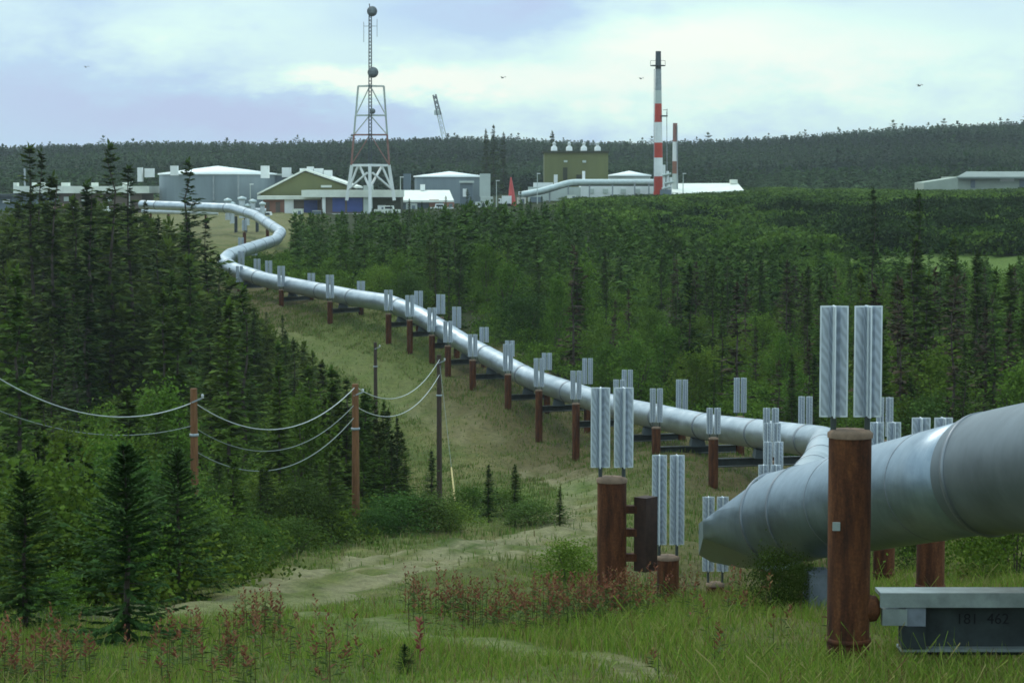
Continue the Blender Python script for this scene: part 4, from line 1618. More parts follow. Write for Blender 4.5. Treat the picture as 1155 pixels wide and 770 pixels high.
# gabled olive hall
gh = sky_thing('gabled_hall', 340, 240, 412, 'olive gabled hall with white roof verges and ridge vents', 'building')
o = Vector(gh.location)
mb = MB(o)
fr = [P(294, 222, 412), P(294, 218, 412), P(344, 194, 412), P(396, 212, 412), P(396, 222, 412)]
bk = [v + Vector((0, 16, 0)) for v in fr]
mb.add(fr + bk, [(4, 3, 2, 1, 0), (5, 6, 7, 8, 9), (0, 1, 6, 5), (3, 4, 9, 8), (0, 5, 9, 4)])
mb.build('gable_wall', M['olive'], gh)
for p_, q_ in ((P(290, 220, 411.3), P(344, 192.6, 411.3)), (P(344, 192.6, 411.3), P(402, 212.5, 411.3))):
    mb = MB(o)
    n_ = Vector((0, 17.5, 0)); up = Vector((0, 0, .35))
    mb.add([p_, q_, q_ + n_, p_ + n_, p_ + up, q_ + up, q_ + n_ + up, p_ + n_ + up], [(3, 2, 1, 0), (4, 5, 6, 7), (0, 1, 5, 4), (1, 2, 6, 5), (2, 3, 7, 6), (3, 0, 4, 7)])
    mb.build('roof_slope', M['cream'], gh)
for a, b_, c, e in ((338, 345, 190, 194), (346, 353, 188, 194), (354, 364, 190, 197), (365, 374, 192, 199)):
    mb = MB(o); wbox(mb, a, b_, c, e, 416, 2)
    mb.build('roof_vent', M['white'], gh)
mb = MB(o); wbox(mb, 362, 374, 209, 211.5, 411.8, .2); mb.build('louvre', M['cream'], gh)
# low front buildings
fb_ = sky_thing('workshop', 330, 244, 402, 'low workshop with reddish wall and white corner below the olive hall', 'building')
o = Vector(fb_.location)
mb = MB(o); wbox(mb, 297, 321, 225, 246, 402, 8); mb.build('wall', M['redwall'], fb_)
mb = MB(o); wbox(mb, 321, 331, 222, 246, 401.6, 8); mb.build('wall', M['white'], fb_)
mb = MB(o); wbox(mb, 331, 364, 224.5, 246, 402, 8); mb.build('wall', M['brownwall'], fb_)
mb = MB(o); wbox(mb, 290, 364, 221, 225, 401, 10); mb.build('roof', M['cream'], fb_)
for a, b_ in ((300, 304), (311, 316)):
    mb = MB(o); wbox(mb, a, b_, 228, 240, 401.9, .15); mb.build('door', M['brownwall'], fb_)
mb = MB(o); wbox(mb, 343, 358, 226, 243, 401.9, .15); mb.build('door', M['blue'], fb_)
gr = sky_thing('garage_building', 390, 244, 398, 'low garage with cream roof band and two bright blue doors', 'building')
o = Vector(gr.location)
mb = MB(o); wbox(mb, 362, 412, 221, 246, 398, 10); mb.build('wall', M['brownwall'], gr)
mb = MB(o); wbox(mb, 340, 452, 214.5, 222.5, 397, 13); mb.build('roof', M['cream'], gr)
mb = MB(o); wbox(mb, 410, 420, 209, 243, 397.6, 3); mb.build('corner_tower', M['palegrey'], gr)
mb = MB(o); wbox(mb, 363.5, 367, 222, 243, 397.5, .6); mb.build('pillar', M['white'], gr)
mb = MB(o); wbox(mb, 366, 414, 241, 246, 396.5, 2); mb.build('plinth', M['cream'], gr)
for a, b_ in ((375, 389), (391.5, 409)):
    mb = MB(o); wbox(mb, a, b_, 223, 239, 397.9, .15); mb.build('garage_door', M['blue'], gr)
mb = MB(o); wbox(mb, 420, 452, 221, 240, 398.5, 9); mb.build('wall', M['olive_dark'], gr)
wr = sky_thing('flat_building', 480, 236, 440, 'low building with a broad white roof in front of the smaller tank', 'building')
o = Vector(wr.location)
mb = MB(o)
a0, a1, a2, a3 = P(440, 226, 430), P(512, 226, 430), P(507, 214.5, 452), P(440, 214.5, 452)
dn = Vector((0, 0, -.4))
mb.add([a0, a1, a2, a3, a0 + dn, a1 + dn, a2 + dn, a3 + dn], [(0, 1, 2, 3), (7, 6, 5, 4), (0, 4, 5, 1), (1, 5, 6, 2), (2, 6, 7, 3), (3, 7, 4, 0)])
mb.build('roof', M['cream'], wr)
mb = MB(o); wbox(mb, 442, 510, 226.5, 242, 431, 18); mb.build('wall', M['greywall'], wr)
mb = MB(o); wbox(mb, 484, 495, 225, 238, 430.6, .3); mb.build('door', M['redwall'], wr)
mb = MB(o); wbox(mb, 474, 479, 208, 215, 450, 2); mb.build('roof_vent', M['white'], wr)
sh = sky_thing('equipment_shed', 528, 236, 436, 'small grey-green shed between the tank and the red crane mast', 'shed')
o = Vector(sh.location)
mb = MB(o); wbox(mb, 519, 533, 206, 240, 436, 6); mb.build('wall', M['greywall'], sh)
mb = MB(o); wbox(mb, 522, 527, 213, 222, 435.8, .2); mb.build('door', M['white'], sh)
mb = MB(o); wbox(mb, 542, 556, 222, 236, 434, 5); mb.build('wall', M['palegrey'], sh)
mb = MB(o); wbox(mb, 518, 534, 204, 206.3, 435.5, 7); mb.build('roof', M['palegrey'], sh)
# white truck by the red mast
tk3 = sky_thing('box_truck', 568, 233, 425, 'white box truck parked beside the red mast', 'truck')
o = Vector(tk3.location)
mb = MB(o); wbox(mb, 566, 577, 221, 230, 425, 2.2); mb.build('cargo_box', M['white'], tk3)
mb = MB(o); wbox(mb, 562.5, 565.7, 224, 230.5, 425, 2.0); mb.build('cab', M['white'], tk3)
mb = MB(o); wbox(mb, 562.3, 564, 225, 227, 424.95, 1.9); mb.build('windshield', M['glass'], tk3)
for q in (565, 574):
    mb = MB(o); c = P(q, 231.5, 425); mb.cyl(c, c + Vector((0, .5, 0)), .4, None, 14); mb.build('wheel', M['black'], tk3)
rm = sky_thing('folded_boom', 577, 228, 428, 'red tapered mast standing by the white truck', 'mast')
o = Vector(rm.location)
mb = MB(o)
b0_, b1_ = P(577.5, 229, 428), P(576.3, 200, 428)
mb.tube([b0_, b0_.lerp(b1_, .5), b1_], [.75, .5, .12], 8)
mb.build('boom', M['flagred'], rm)
mb = MB(o); wbox(mb, 573, 582, 227, 233, 427.6, 1.5); mb.build('base', M['flagred'], rm)

def small_vehicle(px, row, d, mat, label, name='pickup_truck', cat='truck', flip=1):
    g_ = Vector((XP(px, d), d, 0))
    g_.z = P(px, row, d).z
    t_ = thing(name, g_, label, cat)
    m_ = MB(); m_.box((0, 0, .75), (4.6, 1.8, .6)); m_.build('body', mat, t_)
    m_ = MB(); m_.box((-.3 * flip, 0, 1.38), (1.9, 1.65, .66), taper=.85); m_.build('cab', mat, t_)
    m_ = MB(); m_.box((-.3 * flip, -.80, 1.36), (1.3, .06, .36)); m_.build('window', M['glass'], t_)
    for q_ in (-1.4, 1.4):
        m_ = MB(); m_.cyl((q_, -.92, .38), (q_, -.68, .38), .38, None, 14); m_.build('wheel', M['black'], t_)


def container(px0, px1, r0, r1, d, mat, label, name='shipping_container', cat='container'):
    t_ = sky_thing(name, (px0 + px1) / 2, r1, d, label, cat)
    o_ = Vector(t_.location)
    m_ = MB(o_); wbox(m_, px0, px1, r0, r1, d, 2.4); m_.build('box_body', mat, t_)
    m_ = MB(o_); wbox(m_, px0 - .15, px1 + .15, r0 - .35, r0, d - .05, 2.5); m_.build('roof', M['palegrey'], t_)
    m_ = MB(o_); wbox(m_, px0 + (px1 - px0) * .55, px0 + (px1 - px0) * .85, r0 + (r1 - r0) * .2, r1, d - .04, .06); m_.build('door', M['greywall'], t_)


small_vehicle(69, 240, 424, M['orange'], 'small orange truck before the long low building')
small_vehicle(116, 243, 420, M['white'], 'white pickup before the brown wall of the long low building', flip=-1)
small_vehicle(303, 250, 388, M['white'], 'white pickup by the reddish workshop wall')
small_vehicle(437, 243, 392, M['cream'], 'pale pickup parked under the radio tower', flip=-1)
small_vehicle(498, 240, 424, M['white'], 'white pickup before the flat white-roofed building')
container(78, 83, 229, 236, 423, M['white'], 'small white container before the long low building')
container(330, 341, 236, 245, 394, M['cream'], 'cream container by the white corner of the workshop')
container(352, 361, 238, 245, 393, M['greywall'], 'grey container beside the garage')
container(426, 434, 232, 241, 396, M['white'], 'white container under the radio tower')
container(458, 470, 230, 239, 426, M['palegrey'], 'pale container before the flat white-roofed building')
container(500, 512, 228, 237, 424, M['redwall'], 'rust red container right of the flat white-roofed building')
container(536, 549, 228, 236, 424, M['white'], 'white container beside the small grey-green shed')
container(583, 593, 223, 230, 430, M['cream'], 'cream container right of the red mast')
container(598, 612, 222, 228, 440, M['greywall'], 'grey container below the raised duct')
container(640, 650, 220, 227, 446, M['cream'], 'cream container below the olive building')
for q_, (px, r0, d, lab) in enumerate(((147, 205, 420, 'lamp post before the long low building'), (283, 208, 405, 'lamp post left of the olive hall'), (452, 200, 400, 'lamp post right of the radio tower'),
                     (560, 204, 420, 'lamp post near the red mast'), (606, 196, 436, 'lamp post left of the olive building'), (770, 196, 438, 'lamp post right of the stacks'))):
    g_ = Vector((XP(px, d), d, hz(XP(px, d), d)))
    t_ = thing('lamp_post', g_, lab, 'lamp post', 'lamp posts of the pump station')
    h_ = P(px, r0, d).z - g_.z
    m_ = MB(); m_.cyl((0, 0, -.2), (0, 0, h_), .10, .06, 8); m_.build('post', M['palegrey'], t_)
    m_ = MB(); m_.box((.25, 0, h_ + .03), (.7, .25, .14)); m_.build('lamp_head', M['white'], t_)

# olive block with vents
ob = sky_thing('compressor_building', 650, 215, 480, 'square olive building with four white roof ventilators', 'building')
o = Vector(ob.location)
mb = MB(o); wbox(mb, 614, 686, 172, 225, 480, 14); mb.build('wall', M['olive'], ob)
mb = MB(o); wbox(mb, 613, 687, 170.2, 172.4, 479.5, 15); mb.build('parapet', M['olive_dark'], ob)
for q in (625, 642, 658.5, 674):
    c = P(q, 170.3, 484)
    mb = MB(o); mb.lathe(c, [(.70, 0), (.66, .8), (.30, 1.1), (.34, 1.5), (.5, 1.55), (.02, 2.0)], 14)
    mb.build('roof_vent', M['white'], ob)
for a, b_, c, e in ((635, 640, 189, 203), (650, 656, 197, 206)):
    mb = MB(o); wbox(mb, a, b_, c, e, 479.8, .25); mb.build('door', M['olive_dark'], ob)
for a, b_, c, e in ((636, 640, 181, 183), (657, 661, 181, 183.5)):
    mb = MB(o); wbox(mb, a, b_, c, e, 479.7, .3); mb.build('wall_light', M['palegrey'], ob)
wt, r, h = tank(687, 735, 198, 192.5, 212, 500, 'low round white-roofed tank right of the olive building', M['palegrey'])
wb = sky_thing('pump_house', 690, 222, 452, 'long white pump house under the raised pale duct', 'building')
o = Vector(wb.location)
mb = MB(o); wbox(mb, 655, 742, 208, 228, 455, 12); mb.build('wall', M['white'], wb)
mb = MB(o); wbox(mb, 596, 655, 211, 228, 456, 10); mb.build('wall', M['palegrey'], wb)
mb = MB(o); wbox(mb, 602, 624, 206, 211.2, 456.5, 8); mb.build('roof_box', M['white'], wb)
mb = MB(o); wbox(mb, 625, 629, 197, 212, 456.2, 2); mb.build('exhaust_stack', M['white'], wb)
mb = MB(o); wbox(mb, 657, 660, 193, 206, 460, 2); mb.build('exhaust_stack', M['white'], wb)
for a in (664, 680, 700, 716):
    mb = MB(o); wbox(mb, a, a + 6, 213, 218, 454.8, .3); mb.build('window', M['palegrey'], wb)
du = sky_thing('raised_duct', 690, 222, 448, 'pale raised duct running on stilts along the white pump house', 'duct')
o = Vector(du.location)
mb = MB(o)
mb.tube(fillet([P(585, 220, 446), P(612, 215, 446), P(643, 205.5, 448), P(738, 205.5, 449)], 1.5), .62, 14)
mb.build('duct', M['duct'], du)
mb = MB(o)
mb.tube(fillet([P(585, 222.5, 447.4), P(612, 217.8, 447.4), P(643, 208.3, 449.2), P(738, 208.3, 450.2)], 1.5), .3, 10)
mb.build('lower_pipe', M['steel_dark'], du)
for q in (601, 620, 641, 665, 691, 716, 732):
    c = P(q, np.interp(q, [600, 643, 740], [218, 206, 206]), 448)
    mb = MB(o); mb.beam((c.x, 448.3, hz(c.x, 448) - .3), (c.x, 448.3, c.z), .28); mb.build('leg', M['steel_mid'], du)
# stacks
def stack(px, d, bot, bands_, w0, w1, label):
    t = sky_thing('smokestack', px, bot, d, label, 'chimney')
    o = Vector(t.location)
    top_, bot_ = bands_[0][0], bands_[-1][1]
    for a, b_, mt in bands_:
        f0, f1 = (b_ - top_) / (bot_ - top_), (a - top_) / (bot_ - top_)
        mb = MB(o)
        lo, hi = P(px, b_, d), P(px, a, d)
        mb.cyl(lo, hi, (w1 + (w0 - w1) * f0) / 2 / F * d, (w1 + (w0 - w1) * f1) / 2 / F * d, 20)
        mb.build('band', M[mt], t)
    return t, o


s1, o = stack(742.5, 440, 218, [(58, 78, 'steel_dark'), (78, 102, 'steel_mid'), (102, 117, 'palegrey'), (117, 138, 'red'), (138, 161, 'white'), (161, 178, 'red'), (178, 199, 'white'), (199, 220, 'red')], 11, 6.0, 'tall red and white banded stack with a dark top and platform')
mb = MB(o); c = P(742, 75, 440); mb.lathe(c, [(.5, 0), (1.5, .05), (1.5, .22), (.5, .25)], 18); mb.build('platform', M['steel_dark'], s1)
mb = MB(o)
for q in (-1.45, 1.45):
    mb.beam(c + Vector((q, 0, .2)), c + Vector((q, 0, 1.1)), .07)
mb.beam(c + Vector((-1.45, -.3, 1.1)), c + Vector((1.45, -.3, 1.1)), .07)
mb.build('railing', M['steel_dark'], s1)
mb = MB(o); c = P(749, 131, 440); mb.box(c, (1.3, 1.6, .25)); mb.beam(c + Vector((.6, 0, 0)), c + Vector((.6, 0, 1.4)), .1); mb.beam(c + Vector((-.2, 0, 1.2)), c + Vector((.6, 0, 1.2)), .1); mb.build('side_platform', M['steel_dark'], s1)
mb = MB(o); mb.beam(P(738, 78, 439.2), P(737.4, 216, 439.0), .12); mb.beam(P(752, 126, 440.5), P(752.6, 216, 440.5), .12); mb.build('ladder', M['steel_mid'], s1)
s2, o = stack(761.5, 446, 218, [(139, 160, 'orange'), (160, 182, 'white'), (182, 196, 'redwall'), (196, 220, 'palegrey')], 7, 5, 'short stack with a dull red top beside the tall banded one')
mb = MB(o); mb.beam(P(763.7, 142, 445.5), P(764, 216, 445.5), .2); mb.build('ladder', M['steel_mid'], s2)
# pipework at the foot of the stacks
vp = sky_thing('vent_pipework', 753, 218, 438, 'cluster of white vent pipes between the two stacks', 'pipework')
o = Vector(vp.location)
rgp = np.random.default_rng(3)
for px_, a, b_ in ((749, 186, 219), (753, 193, 219), (756.5, 200, 219)):
    mb = MB(o); mb.cyl(P(px_, b_, 438), P(px_, a, 438), .28, None, 10); mb.build('vent_pipe', M['white'], vp)
for a, b_ in ((747, 198), (750, 207), (746.5, 213)):
    mb = MB(o); mb.cyl(P(a, b_, 437.6), P(a + 10, b_ - 2, 437.6), .22, None, 8); mb.build('cross_pipe', M['palegrey'], vp)
mb = MB(o); wbox(mb, 745, 757, 214, 221, 437, 2); mb.build('skid', M['greywall'], vp)
wh = sky_thing('roofed_store', 798, 216, 446, 'long low store with a cream roof right of the stacks', 'building')
o = Vector(wh.location)
mb = MB(o)
a0, a1, a2, a3 = P(752, 219, 440), P(839, 214.5, 440), P(832, 206.5, 452), P(752, 207, 452)
mb.add([a0, a1, a2, a3, a0 + dn, a1 + dn, a2 + dn, a3 + dn], [(0, 1, 2, 3), (7, 6, 5, 4), (0, 4, 5, 1), (1, 5, 6, 2), (2, 6, 7, 3), (3, 7, 4, 0)])
mb.build('roof', M['cream'], wh)
mb = MB(o); wbox(mb, 753, 837, 217, 226, 441, 10); mb.build('wall', M['palegrey'], wh)
mb = MB(o); wbox(mb, 824, 832, 202.5, 207.5, 450, 2); mb.build('roof_vent', M['cream'], wh)
# far right warehouse
fw_ = sky_thing('warehouse', 1110, 216, 520, 'long pale green warehouse low on the right below the ridge', 'building')
o = Vector(fw_.location)
mb = MB(o); wbox(mb, 1080, 1210, 199, 220, 520, 20); mb.build('wall', M['warehouse'], fw_)
mb = MB(o)
q0, q1, q2, q3 = P(1042, 218, 526), P(1042, 206, 526), P(1080.3, 200, 520.2), P(1080.3, 218, 520.2)
q4 = [v + Vector((0, 12, 0)) for v in (q0, q1, q2, q3)]
mb.add([q0, q1, q2, q3] + q4, [(3, 2, 1, 0), (4, 5, 6, 7), (0, 1, 5, 4), (1, 2, 6, 5), (2, 3, 7, 6)])
mb.build('lean_to', M['warehouse'], fw_)
mb = MB(o)
b0_, b1_, b2_, b3_ = P(1079, 199.5, 518), P(1212, 199.5, 518), P(1212, 193.5, 532), P(1090, 193.5, 532)
mb.add([b0_, b1_, b2_, b3_, b0_ + dn, b1_ + dn, b2_ + dn, b3_ + dn], [(0, 1, 2, 3), (7, 6, 5, 4), (0, 4, 5, 1), (1, 5, 6, 2), (2, 6, 7, 3), (3, 7, 4, 0)])
mb.build('roof', M['dull_roof'], fw_)
mb = MB(o); wbox(mb, 1128, 1144, 201, 204.5, 519.8, .3); mb.build('sign_panel', M['white'], fw_)
for a, b_ in ((1095, 1100), (1150, 1156)):
    mb = MB(o); wbox(mb, a, b_, 203, 212, 519.8, .3); mb.build('door', M['greywall'], fw_)

# communication tower
ct = sky_thing('radio_tower', 417, 236, 392, 'tall lattice radio tower with white splayed base and two dishes', 'tower')
o = Vector(ct.location)
D = 392.0
dep = {'l': 0.0, 'c': -3.6, 'r': 0.0}


def tp_(px, row, dy=0.0):
    v = P(px, row, D)
    return Vector((v.x, D + dy, v.z))


mb = MB(o)
for px0, px1, dy in ((390, 396, 2.2), (444, 438, 2.2), (418.5, 418, -2.6)):
    mb.beam(tp_(px0, 226 if dy > 0 else 240, dy), tp_(px1, 186, dy * .85), .55)
for a, b_, dy0, dy1 in ((396, 418, 1.9, -2.2), (438, 418, 1.9, -2.2), (396, 438, 1.9, 1.9)):
    mb.beam(tp_(a, 186.5, dy0), tp_(b_, 186.5, dy1), .42)
for (a, ra, da), (b_, rb, db) in ((((393, 212, 2)), (404, 186, .6)), ((405, 186.5, .8), (418, 212, -2.4)), ((418, 212, -2.4), (431, 186.5, .8)), ((441, 212, 2), (430, 186, .6)),
                                  ((392, 214, 2), (415, 195, -2)), ((442, 214, 2), (421, 195, -2))):
    mb.beam(tp_(a, ra, da), tp_(b_, rb, db), .30)
mb.build('base_frame', M['white'], ct)
for (r0, r1, mt) in ((186, 152, 'orange'), (152, 130, 'palegrey'), (130, 97, 'palegrey')):
    mb = MB(o)
    fx = lambda row, s: np.interp(row, [97, 186], [403.5 if s < 0 else 432.5, 395.5 if s < 0 else 438.5])
    for s in (-1, 1):
        mb.beam(tp_(fx(r0, s), r0, 1.6), tp_(fx(r1, s), r1, 1.2), .32)
    mb.beam(tp_(fx(r1, -1), r1, 1.2), tp_(fx(r1, 1), r1, 1.2), .30)
    mb.beam(tp_(fx(r1, -1), r1, 1.2), tp_(418, r1, -1.4), .2)
    mb.beam(tp_(fx(r1, 1), r1, 1.2), tp_(418, r1, -1.4), .2)
    mb.beam(tp_(fx(r0, -1), r0, 1.6), tp_(418, r1, -1.4), .14)
    mb.beam(tp_(fx(r0, 1), r0, 1.6), tp_(418, r1, -1.4), .14)
    mb.build('lattice_section', M[mt], ct)
mb = MB(o)
for s in (-1, 1):
    for q in (0, 1):
        mb.beam(tp_(418 + s * 1.7, 190, -1.5 + q * .7), tp_(418 + s * 1.3, 14, -1.3 + q * .6), .13)
for k in range(44):
    r0 = 190 - k * 4
    mb.beam(tp_(416.4, r0, -1.5), tp_(419.6, r0 - 4, -1.5), .08)
    mb.beam(tp_(416.4, r0 - 4, -.9), tp_(419.6, r0, -.9), .08)
mb.beam(tp_(418, 14, -1.1), tp_(417, 5, -1.1), .16)
mb.build('mast', M['steel_dark'], ct)
mb = MB(o)
mb.beam(tp_(410.5, 25, -.5), tp_(410.5, 48, -.5), .09); mb.beam(tp_(425.5, 22, -.5), tp_(425.5, 42, -.5), .09)
mb.beam(tp_(410.5, 30, -.5), tp_(418, 30, -1), .08); mb.beam(tp_(418, 30, -1), tp_(425.5, 30, -.5), .08)
mb.beam(tp_(434.5, 112, -.5), tp_(434.5, 124, -.5), .2)
mb.build('antenna', M['steel_mid'], ct)
for px_, rw, r_ in ((420.5, 14, .9), (421.5, 82.5, .95), (421, 126, .5)):
    c = tp_(px_, rw, -2.0)
    mb = MB(o)
    mb.tube([c + Vector((0, .7, 0)), c + Vector((0, .45, 0)), c, c + Vector((0, .08, 0)), c + Vector((0, .35, 0))], [r_ * .4, r_ * .8, r_, r_ * .88, r_ * .05], 22)
    mb.build('dish', M['dish'], ct)

# crane
cr = sky_thing('crane', 507, 176, 1335, 'lattice crane boom leaning up from behind the wooded ridge', 'crane')
o = Vector(cr.location)
D2 = 1335
KC = D2 / 560
ba, bb, bc = P(506, 176, D2), P(495.5, 130, D2), P(490, 107, D2)
for (p_, q_, w, mt, nm) in ((ba, bb, 1.3, 'palegrey', 'lower_boom'), (bb, bc, .95, 'steel_dark', 'boom_tip')):
    mb = MB(o)
    a_ = (q_ - p_).normalized()
    sx_ = Vector((1, 0, 0)) - a_ * a_.x
    sx_.normalize()
    sy_ = a_.cross(sx_)
    cor = [(i * sx_ + j * sy_) * w * KC / 2 for i, j in ((-1, -1), (1, -1), (1, 1), (-1, 1))]
    for c in cor:
        mb.beam(p_ + c, q_ + c * .7, .16 * KC if mt == 'palegrey' else .3 * KC)
    nn = int((q_ - p_).length / 1.3 / KC)
    for k in range(nn):
        for i in range(4):
            a2_, b2_ = cor[i], cor[(i + 1) % 4]
            if k % 2: a2_, b2_ = b2_, a2_
            mb.beam(p_.lerp(q_, k / nn) + a2_ * .85, p_.lerp(q_, (k + 1) / nn) + b2_ * .85, .09 * KC if mt == 'palegrey' else .2 * KC)
    mb.build(nm, M[mt], cr)
mb = MB(o); mb.beam(bc, P(500, 150, D2 + 6), .10); mb.beam(bb, P(503, 174, D2 - 6), .10); mb.build('hoist_line', M['steel_mid'], cr)
mb = MB(o); c = P(493, 127, D2); mb.box(c, (3.4, 2.8, 3.0)); mb.build('hook_block', M['palegrey'], cr)
mb = MB(o); wbox(mb, 502, 512, 173, 180, D2 - 4, 6); mb.build('cab', M['steel_dark'], cr)

# station piping by the end of the pipeline
sp_ = sky_thing('station_pipe', 200, 246, 352, 'pale lower pipe on short legs before the big tank', 'pipe')
o = Vector(sp_.location)
mb = MB(o); mb.tube([P(160, 238, 350), P(206, 239, 350), P(246, 240, 350)], .42, 12); mb.build('pipe', M['far_jacket'], sp_)
for q in (170, 190, 210, 232):
    c = P(q, 240, 350)
    mb = MB(o); mb.beam((c.x, 350, hz(c.x, 350) - .3), (c.x, 350, c.z), .3); mb.build('leg', M['rust'], sp_)
mn = sky_thing('valve_manifold', 272, 246, 336, 'cluster of white valves and risers where the pipeline meets the station', 'valves')
o = Vector(mn.location)
for q, a, b_, r_ in ((257, 228, 248, .4), (262, 232, 252, .35), (273, 226, 246, .45), (279, 234, 254, .35), (285, 229, 246, .4), (296, 232, 243, .35)):
    mb = MB(o); mb.cyl(P(q, b_, 333), P(q, a, 333), r_, None, 12); mb.build('riser', M['far_jacket'], mn)
    mb = MB(o); c = P(q, a, 333); mb.lathe(c, [(r_ * .3, 0), (r_ * 1.5, .1), (r_ * 1.5, .4), (r_ * .2, .6)], 12); mb.build('valve_wheel', M['duct'], mn)
for a, b_, rw in ((256, 282, 240), (272, 300, 237)):
    mb = MB(o); mb.cyl(P(a, rw, 334), P(b_, rw + 1, 334), .38, None, 12); mb.build('header_pipe', M['far_jacket'], mn)
for q in (266, 277, 290):
    mb = MB(o); c = P(q, 244, 335); mb.cyl((c.x, 335, hz(c.x, 335) - .3), c, .25, None, 10); mb.build('leg', M['steel_dark'], mn)

# birds
for px_, rw, d_, lab in ((567, 88, 210, 'small dark bird in flight above the plant, between crane and tall stack'), (723, 89, 230, 'small dark bird in flight just left of the tall stack'), (1037, 97, 190, 'dark bird in flight over the right ridge'), (97, 76, 240, 'tiny dark bird in the cloud at upper left')):
    c = P(px_, rw, d_)
    bd = thing('bird', c, lab, 'bird', None, .6)
    mb = MB()
    mb.tube([(0, -.18, 0), (0, -.1, .01), (0, .02, .015), (0, .15, 0), (0, .26, -.01)], [.012, .045, .06, .04, .012], 8)
    for s in (-1, 1):
        vs = [(s * .03, -.08, .03), (s * .22, -.10, .13), (s * .46, .02, .05), (s * .22, .04, .12), (s * .03, .08, .03)]
        mb.add(vs + [(x_, y_, z_ - .012) for x_, y_, z_ in vs], [(0, 1, 3, 4), (1, 2, 3), (9, 8, 6, 5), (8, 7, 6)])
    mb.build('body', M['steel_dark'], bd)


# ------------------------------------------------------------------ air
zmin = float(GZ.min())
zmax = max(90.0, float(GZ.max()) + 14)
mb = MB()
mb.box((0, 800, (zmin - 1 + zmax) / 2), (2300, 1800, zmax - zmin + 1))
hm, nt, b = new_mat('haze')
nt.nodes.remove(b)
pv = N(nt, 'ShaderNodeVolumePrincipled')
pv.inputs['Color'].default_value = (.86, .93, 1.0, 1)
pv.inputs['Density'].default_value = .00011
pv.inputs['Anisotropy'].default_value = .2
nt.links.new(pv.outputs[0], nt.nodes['Material Output'].inputs['Volume'])
tag(mb.build('haze', hm), None, None, None, 'stuff')

# ------------------------------------------------------------------ sky and sun
SUN_EL, SUN_AZ = rad(52), rad(-35)
w = bpy.data.worlds.new('World')
sc.world = w
w.use_nodes = True
nt = w.node_tree
for n_ in list(nt.nodes):
    nt.nodes.remove(n_)
outw = N(nt, 'ShaderNodeOutputWorld')
sky = N(nt, 'ShaderNodeTexSky', sky_type='NISHITA')
sky.sun_disc = False
sky.sun_elevation = SUN_EL
sky.sun_rotation = SUN_AZ
bgA = N(nt, 'ShaderNodeBackground')
bgA.inputs[1].default_value = .08
nt.links.new(sky.outputs[0], bgA.inputs[0])
tc = N(nt, 'ShaderNodeTexCoord')
sep = N(nt, 'ShaderNodeSeparateXYZ')
nt.links.new(tc.outputs['Generated'], sep.inputs[0])


def mth(op, a, b_=None, c=None, clamp=False):
    n_ = N(nt, 'ShaderNodeMath', operation=op)
    n_.use_clamp = clamp
    for i, v in enumerate((a, b_, c)):
        if v is None: continue
        if isinstance(v, (int, float)): n_.inputs[i].default_value = v
        else: nt.links.new(v, n_.inputs[i])
    return n_.outputs[0]


def wn(scale, stretch, detail=5, rough=.55, off=(0, 0, 0)):
    mp = N(nt, 'ShaderNodeMapping')
    mp.inputs['Scale'].default_value = stretch
    mp.inputs['Location'].default_value = off
    nt.links.new(tc.outputs['Generated'], mp.inputs[0])
    n_ = N(nt, 'ShaderNodeTexNoise')
    n_.inputs['Scale'].default_value = scale
    n_.inputs['Detail'].default_value = detail
    n_.inputs['Roughness'].default_value = rough
    nt.links.new(mp.outputs[0], n_.inputs['Vector'])
    return n_.outputs[0]


nA = wn(9, (1, 1, 2.6), 6, .55)
nB = wn(30, (1, 1, 2.2), 6, .6, (3, 1, 2))
wx = mth('MULTIPLY_ADD', mth('SUBTRACT', nA, .5), .22, sep.outputs[0])
wz = mth('MULTIPLY_ADD', mth('SUBTRACT', nB, .5), .035, sep.outputs[2])


def blob(px, row, rx, rz_):
    u, v = (px - CX) / F, (HZ - row) / F
    a = mth('DIVIDE', mth('SUBTRACT', wx, u), rx / F)
    b_ = mth('DIVIDE', mth('SUBTRACT', wz, v), rz_ / F)
    s = mth('ADD', mth('MULTIPLY', a, a), mth('MULTIPLY', b_, b_))
    return mth('POWER', 2.718, mth('MULTIPLY', s, -1.0))


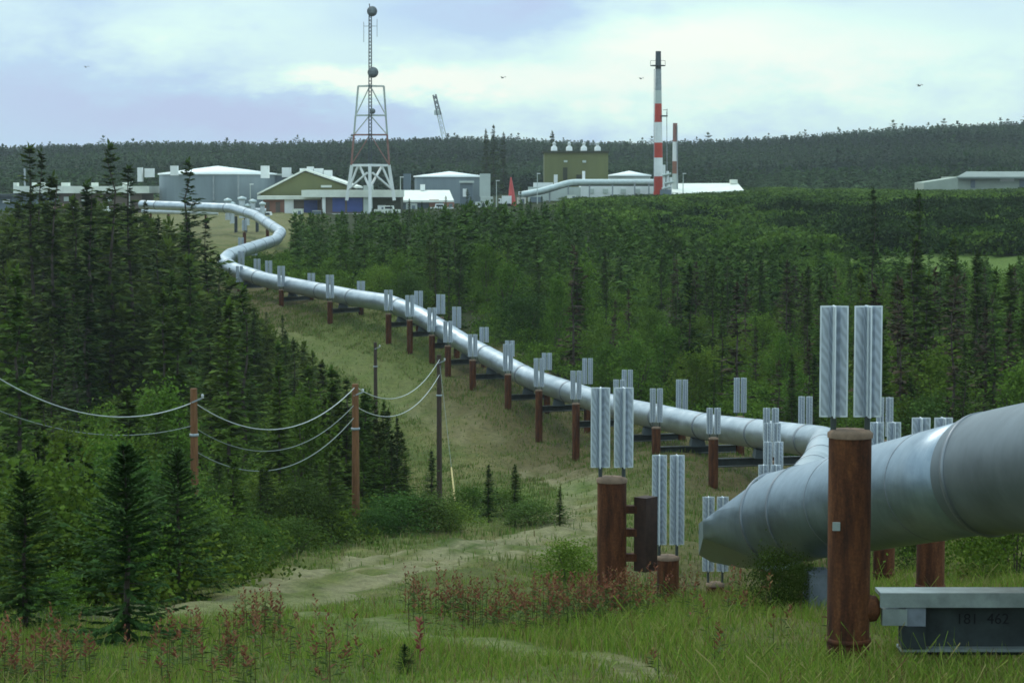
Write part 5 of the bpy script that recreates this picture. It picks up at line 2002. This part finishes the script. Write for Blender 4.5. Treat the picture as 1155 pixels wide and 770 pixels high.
cloud = mth('ADD', mth('MULTIPLY', mth('SUBTRACT', nA, .5), .75), mth('MULTIPLY', mth('SUBTRACT', nB, .5), .35))
cloud = mth('ADD', cloud, .50)
for px, row, rx, rz_, amp in ((900, 60, 330, 60, .36), (420, 92, 150, 17, .42), (640, 110, 200, 40, .22), (330, 20, 170, 28, .10), (120, 112, 200, 55, -.34), (600, 18, 180, 36, -.40), (280, 135, 160, 26, -.20), (1090, 20, 120, 26, -.10)):
    cloud = mth('MULTIPLY_ADD', blob(px, row, rx, rz_), amp, cloud)
cr_ = N(nt, 'ShaderNodeValToRGB')
els = cr_.color_ramp.elements
stops = [(.10, (.44, .54, .78)), (.36, (.46, .64, .84)), (.54, (.59, .80, .87)), (.72, (.70, .94, .87)), (.95, (.92, .98, .88))]
while len(els) < len(stops): els.new(.5)
for e_, (p_, c_) in zip(els, stops):
    e_.position = p_; e_.color = (*c_, 1)
nt.links.new(cloud, cr_.inputs[0])
# an overcast sky is brighter overhead
zen = mth('MULTIPLY_ADD', mth('MAXIMUM', sep.outputs[2], 0.0), 1.0, 1.08)
bgB = N(nt, 'ShaderNodeBackground')
nt.links.new(cr_.outputs[0], bgB.inputs[0])
nt.links.new(zen, bgB.inputs[1])
mxw = N(nt, 'ShaderNodeMixShader')
mxw.inputs[0].default_value = .9
nt.links.new(bgA.outputs[0], mxw.inputs[1])
nt.links.new(bgB.outputs[0], mxw.inputs[2])
nt.links.new(mxw.outputs[0], outw.inputs[0])

sl = bpy.data.lights.new('sun', 'SUN')
sl.energy = 1.5
sl.angle = rad(10)
sl.color = (1.0, .94, .82)
so = bpy.data.objects.new('sun', sl)
COL.objects.link(so)
dirv = Vector((math.sin(SUN_AZ) * math.cos(SUN_EL), math.cos(SUN_AZ) * math.cos(SUN_EL), math.sin(SUN_EL)))
so.rotation_euler = (-dirv).to_track_quat('-Z', 'Y').to_euler()

vs_ = sc.view_settings
vs_.view_transform = 'Standard'
vs_.look = 'None'
vs_.exposure = 0.0
vs_.gamma = 1.0
vs_.use_curve_mapping = False
sc.cycles.max_bounces = 6
sc.cycles.diffuse_bounces = 3
sc.cycles.transparent_max_bounces = 4
sc.cycles.volume_bounces = 0
sc.cycles.use_denoising = True
sc.cycles.filter_width = 1.7
